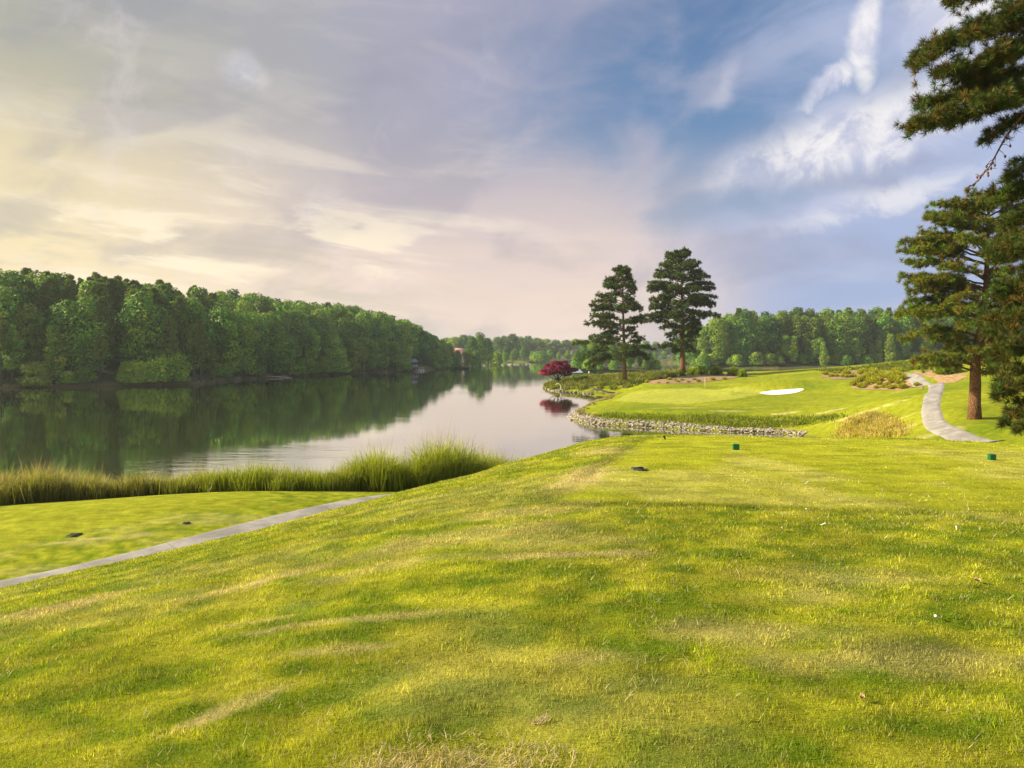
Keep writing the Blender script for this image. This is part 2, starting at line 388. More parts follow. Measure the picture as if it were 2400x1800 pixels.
def z_ground(x, y):
    x = np.asarray(x, float); y = np.asarray(y, float)
    s = sdf(x, y, SHORE)
    far = np.hypot(x, y)
    zl = np.clip(z_rbf(x, y), 0.25, 16)
    zl = zl + 1.0 * np.exp(-((x - 47.0) / 8.0) ** 4 - ((y - 142.6) / 2.4) ** 2) - 0.30 * np.exp(-((x - 46.5) / 6) ** 2 - ((y - 132.5) / 4.0) ** 2) + 0.35 * np.exp(-((x - 37.5) / 2.5) ** 2 - ((y - 135.0) / 6.0) ** 2)
    zl = np.minimum(zl, 0.12 + 0.52 * np.clip(s, 0, None))
    lump = (fbm(x / 7, y / 7, 3, 1) - 0.5) * 0.16 + (fbm(x / 2.2, y / 2.2, 3, 9) - 0.5) * 0.05
    zl = zl + lump * np.clip(s / 6, 0, 1)
    zw = -0.35 * np.clip(-s, 0, 8) - 0.02
    z = np.where(s > 0, zl, zw)
    s2 = sdf(x, y, LEFT); z = np.where(s2 > 0, z_left(x, y, s2), np.where(s <= 0, np.maximum(z, -0.3 * np.clip(-s2, 0, 9) - 0.02), z))
    s3 = sdf(x, y, ISLE); z = np.where(s3 > 0, np.minimum(0.2 + 0.3 * s3, 1.6), np.where((s <= 0) & (s2 <= 0), np.maximum(z, -0.3 * np.clip(-s3, 0, 9) - 0.02), z))
    zn = z_near(x, y)
    micro = (fbm(x / 0.35, y / 0.35, 3, 21) - 0.5) * 0.045 + (fbm(x / 3.1, y / 3.1, 2, 25) - 0.5) * 0.022
    tee_f = tee_mask(x, y)
    zn = zn + micro * (1 - 0.75 * tee_f)
    k = 0.35
    h = np.clip(0.5 + 0.5 * (zn - z) / k, 0, 1)
    zz = z * (1 - h) + zn * h + k * h * (1 - h)
    return np.where((far < 75) & (zn > z - 2), zz, z)

def inside(x, y, poly): return sdf(x, y, poly)
# mown tee, from its left edge and its back edge (metres)
TEE = [(0.45, 8.45), (2.75, 15.6), (3.6, 17.2), (14.2, 15.0), (12.5, 7.6), (6.5, 7.6)]
def tee_mask(x, y): return sstep(sdf(x, y, TEE), -0.15, 0.25)

def ray(px, py, y0=3.0, y1=700.0):
    """first point where the sight line through a picture point meets the ground"""
    Y = y0 * (y1 / y0) ** np.linspace(0, 1, 2400)
    X = (px - CX) / F * Y; Z = EYE - (py - HZ) / F * Y
    G = np.maximum(z_ground(X, Y), 0.0)
    b = np.nonzero(Z <= G)[0]
    i = b[0] if len(b) else len(Y) - 1
    if i > 0 and len(b):
        d0, d1 = Z[i - 1] - G[i - 1], Z[i] - G[i]; t = d0 / (d0 - d1 + 1e-9)
        yy = Y[i - 1] + (Y[i] - Y[i - 1]) * t
    else: yy = Y[i]
    return ((px - CX) / F * yy, yy, float(max(z_ground(np.array([(px - CX) / F * yy]), np.array([yy]))[0], 0)))
def rayd(dx, dy, **k): return ray(dx / 2.16, dy / 2.16, **k)
def gz(x, y): return float(z_ground(np.array([x]), np.array([y]))[0])

# ------------------------------------------------------------------ ground colours (what grows where)
G_LUSH, G_MID, G_PALE = np.array((0.135, 0.205, 0.006)), np.array((0.275, 0.305, 0.012)), np.array((0.40, 0.40, 0.028))
STRAW, SOIL, MULCH = np.array((0.62, 0.50, 0.22)), np.array((0.22, 0.13, 0.07)), np.array((0.31, 0.20, 0.115))
# worn / dry patches: picture point of the centre, half length, half width (m), heading
DRY_D = [(130, 1315, 1.1, .35, 35, .75), (520, 1268, .75, .22, 20, .8), (800, 1335, .9, .07, 4, .5), (560, 1342, .4, .06, 8, .45), (730, 1402, .35, .07, 0, .5), (420, 1565, .36, .08, 48, .7), (530, 1515, .26, .08, 40, .5),
         (1250, 1085, .5, .12, 0, .5), (1300, 975, .55, .9, 0, .55), (1255, 1030, .35, 1.1, -15, .8), (1120, 1105, 1.0, .4, 0, .5), (1000, 1160, 1.3, .5, 10, .45), (1230, 1198, .8, .10, 0, .7), (830, 1225, .8, .25, 15, .45),
         (990, 1650, .45, .10, 5, .5), (870, 1655, .14, .08, 0, .5), (1600, 1370, .8, .3, 0, .45), (1900, 1420, .9, .2, 0, .4), (1850, 1250, .8, .3, 0, .3), (1260, 1420, .4, .12, 0, .45),
         (200, 1165, 1.9, .22, 25, .8), (450, 1128, .9, .5, 20, .35), (600, 1115, .4, .2, 10, .5), (1750, 1285, .5, .3, 0, .35), (1200, 1170, .9, .25, 0, .35)]
DRY = []
for (dx, dy, a, b, h, w) in DRY_D:
    q_ = ray(dx / 2.16, dy / 2.16, y0=1.5, y1=80); DRY.append((q_[0], q_[1], a, b, math.radians(h), w))
FARDRY = [(1475, 881, 4, .7, .8), (1560, 888, 3, .6, .6), (1690, 893, 2.4, .5, .9), (1770, 893, 3, .5, .7), (1860, 893, 5, .5, .9), (1945, 905, 3, 1.0, .7), (2010, 940, 3, 1.3, .5), (1950, 925, 1.5, .8, .7),
          (1585, 803, 1.6, .8, .9), (1640, 880, 2, .5, .5)]
FD = []
for (dx, dy, a, b, w) in FARDRY:
    q_ = rayd(dx, dy, y0=30); FD.append((q_[0], q_[1], a, b, w))
GREEN_PX = [(1330, 866), (1345, 856), (1370, 846), (1420, 841), (1500, 838), (1580, 838), (1650, 840), (1652, 850), (1600, 860), (1540, 867), (1480, 872), (1420, 871), (1360, 868)]
GREEN = [rayd(a, b, y0=60)[:2] for a, b in GREEN_PX]
LTEE = [rayd(a, b, y0=12)[:2] for a, b in [(0, 1097), (110, 1072), (260, 1064), (420, 1064), (560, 1072), (600, 1085), (500, 1102), (380, 1110), (290, 1130), (150, 1156), (0, 1190), (-150, 1230), (-200, 1120)]]
SUBAR = None
def ground_col(x, y, z):
    x = np.asarray(x, float); y = np.asarray(y, float)
    r = np.hypot(x, y)
    n1 = fbm(x / 1.6, y / 1.6, 4, 31); n2 = fbm(x / 0.35, y / 0.35, 3, 37); n3 = fbm(x / 9, y / 9, 3, 41)
    n4 = fbm(x / 0.30, y / 0.22, 3, 61); t = np.clip(0.50 + (n1 - 0.5) * 0.16 + (n3 - 0.5) * 0.26 + (n4 - 0.5) * 1.9, 0, 1)
    tm = tee_mask(x, y)
    t = (t - 0.07) * (1 - 0.75 * tm) + 0.80 * 0.75 * tm; edge_ = sstep(np.abs(sdf(x, y, TEE) + .10), .20, .04) * (y < 16.3) * sstep(x, 5.2, 3.0)
    lt = sstep(sdf(x, y, LTEE), -0.3, 0.4); t = np.maximum(t, lt * (0.62 + 0.3 * (n1 - 0.5)))
    gr = sstep(sdf(x, y, GREEN), -0.5, 0.5); t = t * (1 - gr) + gr * (1.0 + 0.1 * (n3 - .5))
    fr = sstep(r, 45, 75); t = t * (1 - fr * (1 - gr)) + fr * (1 - gr) * (0.44 + 0.8 * (n3 - 0.5) + 0.5 * (n1 - .5))
    t = np.clip(t, 0, 1)[..., None]
    c = np.where(t < 0.5, G_LUSH + (G_MID - G_LUSH) * (t * 2), G_MID + (G_PALE - G_MID) * (t * 2 - 1))
    c = c * (1 - gr[..., None]) + np.array((0.40, 0.42, 0.055)) * (0.94 + 0.12 * n3[..., None]) * gr[..., None]
    d = np.zeros(x.shape)
    for (ax, ay, a, b, h, w) in DRY:
        u = (x - ax) * math.cos(h) + (y - ay) * math.sin(h); v = -(x - ax) * math.sin(h) + (y - ay) * math.cos(h)
        e = np.sqrt((u / a) ** 2 + (v / b) ** 2) + (n2 - 0.5) * 1.3 + (n1 - .5) * 1.2
        d = np.maximum(d, w * sstep(e, 1.35, 0.25))
    for (ax, ay, a, b, w) in FD:
        e = np.sqrt(((x - ax) / a) ** 2 + ((y - ay) / b) ** 2) + (n1 - .5) * 1.3
        d = np.maximum(d, w * sstep(e, 1.3, 0.4))
    d = np.maximum(d, (1 - tm) * sstep(fbm(x / 2.6 + 5, y / 1.5, 4, 51), 0.55, 0.72) * 0.20 * (r < 40) * (1 - lt))
    d = np.maximum(d, tm * 0.25 * sstep(fbm(x / 1.2, y / 2.5, 3, 57), 0.5, 0.7))
    d = d[..., None]
    c = c * (1 - d) + STRAW * d * (0.75 + 0.5 * n2[..., None])
    c = c * (0.66 + 0.68 * n2[..., None]) * (1 + 0.12 * tm - 0.25 * edge_ * (0.5 + n1))[..., None]
    # wooded ground and shores
    s2 = np.maximum(sdf(x, y, LEFT), sdf(x, y, ISLE)); w = sstep(s2, -2, 0.5)[..., None]
    farlawn = ((y > 640) & (x > -20) & (x < 80) & (s2 < 16))[..., None] | ((np.hypot(x - 104, y - 452) < 12))[..., None]
    wood = np.where(farlawn, np.array((0.20, 0.26, 0.03)), np.array((0.045, 0.06, 0.015)) + 0.04 * n1[..., None])
    beach = (np.exp(-((x + 38) / 9) ** 2 - ((y - 398) / 14) ** 2))[..., None]
    wood = wood * (1 - np.clip(beach * 1.6, 0, 1)) + np.array((0.42, 0.33, 0.17)) * np.clip(beach * 1.6, 0, 1)
    c = c * (1 - w) + wood * w
    rim = ((s2 > -1) & (s2 < 0.9 + 1.6 * n3))[..., None] & ~farlawn
    c = np.where(rim, np.array((0.17, 0.12, 0.06)) * (0.4 + 1.0 * n1[..., None]), c)
    wet = sstep(z, 0.35, -0.1)[..., None]
    c = c * (1 - wet) + np.array((0.07, 0.055, 0.03)) * wet
    return c

def build_ground():
    phf = np.radians(np.arange(-40, 40.01, 0.13)); phb = np.radians(np.arange(44, 316.1, 4.0))
    ph = np.concatenate([phf, phb]); nph = len(ph)
    r = [0.6]
    while r[-1] < 250: r.append(r[-1] * 1.0085)
    while r[-1] < 3200: r.append(r[-1] * 1.035)
    r = np.array(r)
    R, PH = np.meshgrid(r, ph, indexing='ij'); X, Y = R * np.sin(PH), R * np.cos(PH)
    Z = z_ground(X, Y)
    C = (ground_col(X, Y, Z) * (1 - 0.18 * sstep(R, 17, 7))[..., None]).reshape(-1, 3)     # ground colour darkened near the eye, painted shade in the gaps between blades
    V = np.stack([X, Y, Z], -1).reshape(-1, 3)
    i, j = np.meshgrid(np.arange(len(r) - 1), np.arange(nph), indexing='ij'); j2 = (j + 1) % nph
    Q = np.stack([i * nph + j, i * nph + j2, (i + 1) * nph + j2, (i + 1) * nph + j], -1).reshape(-1, 4)
    V = np.vstack([V, [(0, 0, gz(0, 0.01))]]); C = np.vstack([C, C[:1]])
    T = [(len(V) - 1, (k + 1) % nph, k) for k in range(nph)]
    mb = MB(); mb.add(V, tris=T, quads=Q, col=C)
    m, B, pb = mat_new('turf')
    at = B.n('ShaderNodeAttribute', attribute_name='Col'); tc = B.n('ShaderNodeTexCoord')
    n1 = B.noise(tc.outputs['Object'], 14.0, 8, 0.7); n2 = B.noise(tc.outputs['Object'], 60.0, 4, 0.7)
    c = B.mix(B.m('MULTIPLY', B.ss(n1, 0.52, 0.30), 0.45), at.outputs['Color'], (0.045, 0.075, 0.004))
    c = B.mix(B.m('MULTIPLY', B.ss(n2, 0.5, 0.75), 0.35), c, (0.42, 0.39, 0.06))
    mp = B.n('ShaderNodeMapping'); mp.inputs['Scale'].default_value = (0.6, 1.6, 1.0); B.put(mp.inputs[0], tc.outputs['Object'])
    n3 = B.noise(mp.outputs[0], 2.2, 7, 0.65)
    c = B.mix(B.m('MULTIPLY', B.ss(n3, 0.52, 0.34), 0.40), c, (0.075, 0.125, 0.006))
    c = B.mix(B.m('MULTIPLY', B.ss(n3, 0.54, 0.70), 0.30), c, (0.46, 0.43, 0.06))
    B.put(pb.inputs['Base Color'], c); pb.inputs['Roughness'].default_value = 0.95; pb.inputs['Specular IOR Level'].default_value = 0.05
    bp = B.n('ShaderNodeBump'); bp.inputs['Strength'].default_value = 0.7; bp.inputs['Distance'].default_value = 0.05
    B.put(bp.inputs['Height'], B.m('ADD', n1, B.m('MULTIPLY', n2, 0.4))); B.put(pb.inputs['Normal'], bp.outputs[0])
    o = mb.build('ground', m, smooth=True); tag(o, 'rolling mown golf course turf and lake banks', 'ground', kind='structure')
build_ground()

def build_water():
    m, B, pb = mat_new('lake_water')
    tc = B.n('ShaderNodeTexCoord')
    mp = B.n('ShaderNodeMapping'); mp.inputs['Scale'].default_value = (0.35, 1.0, 1.0); B.put(mp.inputs[0], tc.outputs['Object'])
    big = B.noise(tc.outputs['Object'], 0.012, 4, 0.5, 0.6)
    rip = B.noise(mp.outputs[0], 1.1, 5, 0.55, 0.3); swell = B.noise(mp.outputs[0], 0.18, 3, 0.5)
    sp = B.n('ShaderNodeSeparateXYZ'); B.put(sp.inputs[0], tc.outputs['Object'])
    u = B.m('DIVIDE', B.m('ADD', sp.outputs[0], 24.0), 16.0); v = B.m('DIVIDE', B.m('SUBTRACT', sp.outputs[1], 69.0), 10.0)
    ruff = B.ss(B.m('ADD', B.m('ADD', B.m('MULTIPLY', u, u), B.m('MULTIPLY', v, v)), B.m('MULTIPLY', big, 1.4)), 1.9, 0.8)     # breeze on the water by the reeds
    amt = B.m('ADD', B.ss(big, 0.42, 0.62, 0.25, 1.0), B.m('MULTIPLY', ruff, 1.6))
    bp = B.n('ShaderNodeBump'); bp.inputs['Distance'].default_value = 0.10
    B.put(bp.inputs['Strength'], B.m('MULTIPLY', amt, 0.075))
    B.put(bp.inputs['Height'], B.m('ADD', rip, B.m('MULTIPLY', swell, 2.0)))
    B.put(pb.inputs['Normal'], bp.outputs[0])
    pb.inputs['Base Color'].default_value = (0.052, 0.075, 0.010, 1); pb.inputs['Roughness'].default_value = 0.5
    pb.inputs['Specular IOR Level'].default_value = 0.0
    gl = B.n('ShaderNodeBsdfGlossy'); gl.inputs['Roughness'].default_value = 0.03; gl.inputs['Color'].default_value = (0.97, 0.97, 0.95, 1); B.put(gl.inputs['Normal'], bp.outputs[0])
    fr = B.n('ShaderNodeFresnel'); fr.inputs['IOR'].default_value = 1.4; B.put(fr.inputs['Normal'], bp.outputs[0])
    mx = B.n('ShaderNodeMixShader'); B.put(mx.inputs[0], B.m('ADD', B.m('MULTIPLY', fr.outputs[0], 0.30), 0.70, clamp=True))
    m.node_tree.links.new(pb.outputs[0], mx.inputs[1]); m.node_tree.links.new(gl.outputs[0], mx.inputs[2])
    m.node_tree.links.new(mx.outputs[0], m.node_tree.nodes['Material Output'].inputs[0])
    mb = MB(); mb.add([(-3000, 15, 0), (3000, 15, 0), (3000, 3100, 0), (-3000, 3100, 0)], quads=[(0, 1, 2, 3)])
    tag(mb.build('lake_water', m), 'calm green lake reflecting the woods and the pale sky', 'lake', kind='structure')
build_water()

# sheets that lie on the ground -------------------------------------------------
def sheet(name, poly, step, mat, off=0.03, label=None, cat=None, edge=0.0, rim=None):
    """fine grid clipped to a polygon, draped on the ground"""
    poly = np.array(poly, float); lo, hi = poly.min(0) - step, poly.max(0) + step
    xs = np.arange(lo[0], hi[0] + step, step); ys = np.arange(lo[1], hi[1] + step, step)
    X, Y = np.meshgrid(xs, ys, indexing='ij'); s = sdf(X, Y, poly)
    eps = step * 0.5                                    # pull outside neighbours onto the edge
    gx = (sdf(X + eps, Y, poly) - sdf(X - eps, Y, poly)) / (2 * eps); gy = (sdf(X, Y + eps, poly) - sdf(X, Y - eps, poly)) / (2 * eps)
    out = (s < 0) & (s > -1.5 * step)
    X2 = np.where(out, X - gx * s, X); Y2 = np.where(out, Y - gy * s, Y)
    Z = z_ground(X2, Y2) + off
    nx, ny = X.shape; idx = np.arange(nx * ny).reshape(nx, ny)
    q = np.stack([idx[:-1, :-1], idx[1:, :-1], idx[1:, 1:], idx[:-1, 1:]], -1).reshape(-1, 4)
    ok = (s > -1.5 * step).ravel(); core = (s > -0.75 * step).ravel()
    q = q[ok[q].all(1) & (core[q].sum(1) >= 2)]
    P2 = np.stack([X2, Y2], -1).reshape(-1, 2); cr = lambda a, b, c: (P2[b, 0] - P2[a, 0]) * (P2[c, 1] - P2[a, 1]) - (P2[b, 1] - P2[a, 1]) * (P2[c, 0] - P2[a, 0])
    q = q[(cr(q[:, 0], q[:, 1], q[:, 2]) > 1e-5) & (cr(q[:, 0], q[:, 2], q[:, 3]) > 1e-5)]
    use = np.unique(q); mp = np.full(nx * ny, -1); mp[use] = np.arange(len(use))
    V = np.stack([X2, Y2, Z], -1).reshape(-1, 3)[use]
    mb = MB(); mb.add(V, quads=mp[q])
    o = mb.build(name, mat, smooth=True); tag(o, label, cat, kind='structure')
    return o

def chaikin(p, k=3):
    p = np.array(p, float)
    for _ in range(k):
        a = p[:-1] * 0.75 + p[1:] * 0.25; b = p[:-1] * 0.25 + p[1:] * 0.75
        p = np.vstack([p[:1], np.stack([a, b], 1).reshape(-1, 2), p[-1:]])
    return p
def strip(name, L, R, mat, off, label, cat):
    """a path between two edge lines, with a low crumbled edge"""
    L, R = chaikin(L), chaikin(R); t = np.linspace(0, 1, len(L) * 3); t0 = np.linspace(0, 1, len(L))
    L = np.stack([np.interp(t, t0, L[:, k]) for k in (0, 1)], 1); R = np.stack([np.interp(t, t0, R[:, k]) for k in (0, 1)], 1)
    n, m = len(L), 9; f = np.linspace(0, 1, m)[None, :, None]
    G = L[:, None] * (1 - f) + R[:, None] * f
    d = (R - L); wob = (fbm(L[:, 0] * 2.5, L[:, 1] * 2.5, 3, 8) - .5) * .10; wob2 = (fbm(R[:, 0] * 2.5 + 9, R[:, 1] * 2.5, 3, 8) - .5) * .10
    G[:, 0] += d * wob[:, None] ; G[:, -1] += d * wob2[:, None]
    Z = z_ground(G[..., 0], G[..., 1]) + off; Z[:, 0] -= off + .05; Z[:, -1] -= off + .05
    V = np.concatenate([G, Z[..., None]], -1).reshape(-1, 3); idx = np.arange(n * m).reshape(n, m)
    q = np.stack([idx[:-1, :-1], idx[:-1, 1:], idx[1:, 1:], idx[1:, :-1]], -1).reshape(-1, 4)
    mb = MB(); mb.add(V, quads=q); o = mb.build(name, mat, smooth=True)
    return tag(o, label, cat, kind='structure')

def mat_path():
    m, B, pb = mat_new('path_concrete'); tc = B.n('ShaderNodeTexCoord'); o = tc.outputs['Object']
    a = B.noise(o, 0.9, 7, .65); b = B.noise(o, 9.0, 5, .7); v = B.n('ShaderNodeTexVoronoi', feature='DISTANCE_TO_EDGE'); B.put(v.inputs['Vector'], o); v.inputs['Scale'].default_value = .35
    c = B.mix(B.ss(a, .35, .65), (0.25, 0.235, 0.225), (0.385, 0.36, 0.35)); c = B.mix(B.m('MULTIPLY', B.ss(b, .5, .7), .35), c, (0.17, 0.155, 0.14))
    c = B.mix(B.m('MULTIPLY', B.ss(v.outputs['Distance'], .010, .0), .4), c, (0.10, 0.09, 0.08))
    B.put(pb.inputs['Base Color'], c); pb.inputs['Roughness'].default_value = .95; pb.inputs['Specular IOR Level'].default_value = .1; return m
M_path = mat_path()
M_sand = mat_plain('bunker_sand', (0.80, 0.78, 0.74), 0.95, 0.06, 2.0, 0.1)
M_mulch = mat_plain('pine_straw_mulch', tuple(MULCH), 0.95, 0.32, 1.6, 0.5)
M_bare = mat_plain('bare_clay', (0.36, 0.235, 0.12), 0.95, 0.25, 1.5, 0.4)

# lower left path: its far edge is where the picture shows it
ed = [ray(px, py, y0=15)[:2] for px, py in [(-160, 612), (0, 579), (92.6, 560), (199, 533), (287, 511.6), (342.6, 500), (398, 493.0)]]
ed = np.array(ed); t_ = np.gradient(ed, axis=0); t_ /= np.linalg.norm(t_, axis=1)[:, None]
mid_l = ed + np.stack([t_[:, 1], -t_[:, 0]], 1) * 0.95
mid_l = np.vstack([mid_l, [(mid_l[-1, 0] + 4.5, mid_l[-1, 1] + 3.2), (mid_l[-1, 0] + 12, mid_l[-1, 1] + 8), (20, 52)]])
nl_ = np.gradient(chaikin(mid_l, 0), axis=0); nl_ /= np.linalg.norm(nl_, axis=1)[:, None]; nl_ = np.stack([-nl_[:, 1], nl_[:, 0]], 1) * .95
strip('cart_path', mid_l + nl_, mid_l - nl_, M_path, 0.035, 'pale concrete cart path below the grassy slope on the left', 'path')
# right path, snaking up beyond the tee
def on_path(dx, dy):
    Y = float(np.interp(dy / 2.16, [374, 384, 395, 407, 419, 430, 443], [125, 105, 90, 76, 66, 62, 58])); return ((dx / 2.16 - CX) / F * Y, Y)
pl = [on_path(a, b) for a, b in [(2085, 960), (2069, 953), (2025, 923), (1996, 900), (1986, 882), (1988, 868), (1993, 855), (2004, 840), (2003, 831), (1984, 821), (1957, 811), (1949, 806)]]
pr_ = [on_path(a, b) for a, b in [(2180, 964), (2150, 955), (2079, 923), (2048, 900), (2033, 882), (2032, 868), (2038, 855), (2042, 840), (2041, 830), (2030, 821), (1994, 811), (1967, 806)]]
PATHR = pl + pr_[::-1]
def smooth_poly(p, k=2):
    p = np.array(p, float)
    for _ in range(k):
        a = p * 0.75 + np.roll(p, -1, 0) * 0.25; b = p * 0.25 + np.roll(p, -1, 0) * 0.75
        p = np.stack([a, b], 1).reshape(-1, 2)
    return p
strip('cart_path', pl, pr_, M_path, 0.07, 'grey concrete cart path snaking uphill past the single pine', 'path')
BUNK = smooth_poly([rayd(a, b, y0=60)[:2] for a, b in [(1634, 849), (1660, 844.5), (1700, 841.5), (1734, 839.5), (1738, 842), (1722, 848.5), (1695, 852.5), (1660, 854)]])
sheet('bunker_sand', BUNK, 0.35, M_sand, 0.06, 'white sand bunker cut in the bank beside the green', 'sand bunker')
MUL1 = smooth_poly([rayd(a, b, y0=60)[:2] for a, b in [(1385, 829), (1420, 820), (1470, 813), (1530, 808), (1600, 806), (1635, 808), (1600, 815), (1545, 823), (1490, 829), (1440, 830)]], 1)
sheet('mulch_bed', MUL1, 0.6, M_mulch, 0.06, 'reddish mulch bed with round shrubs behind the green', 'mulch bed')
MUL2 = smooth_poly([rayd(a, b, y0=60)[:2] for a, b in [(1765, 811), (1800, 806), (1850, 800), (1900, 800), (1950, 808), (1985, 822), (1997, 838), (1990, 842), (1940, 843), (1880, 843), (1845, 841), (1836, 834), (1856, 822), (1810, 820)]], 1)
sheet('mulch_bed', MUL2, 0.6, M_mulch, 0.06, 'tan mulch bed of grass tufts beside the winding path', 'mulch bed')
BARE = smooth_poly([rayd(a, b, y0=60)[:2] for a, b in [(1965, 806), (1990, 801), (2030, 800), (2080, 806), (2095, 812), (2070, 822), (2050, 827), (2025, 820), (1995, 812)]], 1)
sheet('bare_bank', BARE, 0.6, M_bare, 0.05, 'bare orange clay bank above the upper bend of the path', 'bare bank')

# ------------------------------------------------------------------ grass blades in front
def blades(mb, x, y, z, h, w, lean, col0, col1, segs=1, az=None):
    n = len(x); a = rng.uniform(0, 2 * math.pi, n) if az is None else az
    b = rng.uniform(0, 2 * math.pi, n)
    dx, dy = np.cos(a) * w / 2, np.sin(a) * w / 2
    lx, ly = np.cos(b) * lean * h, np.sin(b) * lean * h
    base = np.stack([x, y, z], 1)
    if segs == 1:
        V = np.stack([base + np.stack([-dx, -dy, -0.005 + 0 * z], 1), base + np.stack([dx, dy, -0.005 + 0 * z], 1), base + np.stack([lx, ly, h * np.sqrt(np.clip(1 - lean ** 2, .1, 1))], 1)], 1)
        T = np.arange(n * 3).reshape(n, 3); C = np.stack([col0, col0, col1], 1)
        mb.add(V.reshape(-1, 3), tris=T, col=C.reshape(-1, 3))
    else:
        m1 = base + np.stack([lx * .3, ly * .3, h * .6], 1); tip = base + np.stack([lx, ly, h * np.clip(1 - lean * .35, .2, 1)], 1)
        V = np.stack([base + np.stack([-dx, -dy, -0.02 + 0 * z], 1), base + np.stack([dx, dy, -0.02 + 0 * z], 1),
                      m1 + np.stack([dx, dy, 0 * z], 1) * .8, m1 - np.stack([dx, dy, 0 * z], 1) * .8, tip], 1)
        o = np.arange(n)[:, None] * 5
        cm = (col0 + col1) / 2
        C = np.stack([col0, col0, cm, cm, col1], 1)
        mb.add(V.reshape(-1, 3), tris=o + np.array([[3, 2, 4]]), quads=o + np.array([[0, 1, 2, 3]]), col=C.reshape(-1, 3))

def build_lawn():
    n = 820000
    u = rng.uniform(0, 1, n); a, b, e = 2.3, 30.0, 0.35
    r = (a ** e + u * (b ** e - a ** e)) ** (1 / e)
    ph = np.radians(rng.uniform(-37, 37, n)); x, y = r * np.sin(ph), r * np.cos(ph)
    tm = tee_mask(x, y); z = z_ground(x, y); zn = z_near(x, y)
    keep = (z > 2.0) & (np.abs(z - zn) < 0.6)
    # ragged density
    x, y, z, r, tm = x[keep], y[keep], z[keep], r[keep], tm[keep]; n = len(x)
    c = ground_col(x, y, z)
    clump = fbm(x / 0.13, y / 0.13, 2, 77)
    h = (0.009 + 0.040 * clump ** 2) * rng.uniform(0.6, 1.3, n) * (1 - 0.62 * tm)
    w = np.maximum(0.0032, 0.0009 * r) * rng.uniform(0.7, 1.3, n)
    lum = (np.exp(rng.normal(0, 0.36, n)) * (0.80 + 0.66 * clump))[:, None]
    straw = rng.uniform(0, 1, n) < 0.17 * (1 - .7 * tm)
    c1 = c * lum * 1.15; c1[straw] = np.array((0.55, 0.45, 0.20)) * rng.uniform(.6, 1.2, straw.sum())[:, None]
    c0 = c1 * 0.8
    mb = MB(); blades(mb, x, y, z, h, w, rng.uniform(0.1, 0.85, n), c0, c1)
    # bleached clippings lying in the turf
    k = 5200; r = 2.4 + 9 * rng.uniform(0, 1, k) ** 1.6; ph = np.radians(rng.uniform(-36, 36, k)); x, y = r * np.sin(ph), r * np.cos(ph)
    dn = fbm(x / 0.8, y / 0.8, 3, 91); q = dn > 0.54; x, y, r = x[q], y[q], r[q]; k = len(x); z = z_ground(x, y)
    cc = np.array((0.62, 0.54, 0.34)) * rng.uniform(0.6, 1.2, k)[:, None]
    blades(mb, x, y, z + 0.012, rng.uniform(.03, .065, k), np.maximum(0.004, .001 * r), rng.uniform(0.6, 0.97, k), cc, cc)
    for (dx, dy, rad, num) in [(990, 1650, .45, 520), (870, 1652, .22, 260), (1120, 1640, .2, 200), (1165, 1562, .04, 70)]:
        q_ = rayd(dx, dy, y0=1.5, y1=40); t = rng.uniform(0, 6.28, num); rr = rad * np.sqrt(rng.uniform(0, 1, num))
        x = q_[0] + rr * np.cos(t) * 1.2; y = q_[1] + rr * np.sin(t) * .55; z = z_ground(x, y)
        cc = np.array((0.66, 0.54, 0.33)) * rng.uniform(0.55, 1.15, num)[:, None]
        blades(mb, x, y, z + 0.012, rng.uniform(.02, .05, num), 0.005 * np.ones(num), rng.uniform(0.75, 0.98, num), cc, cc)
    tag(mb.build('lawn_grass', M_blade), 'short yellow green turf grass covering the near slope and tee', 'grass', kind='stuff')
build_lawn()

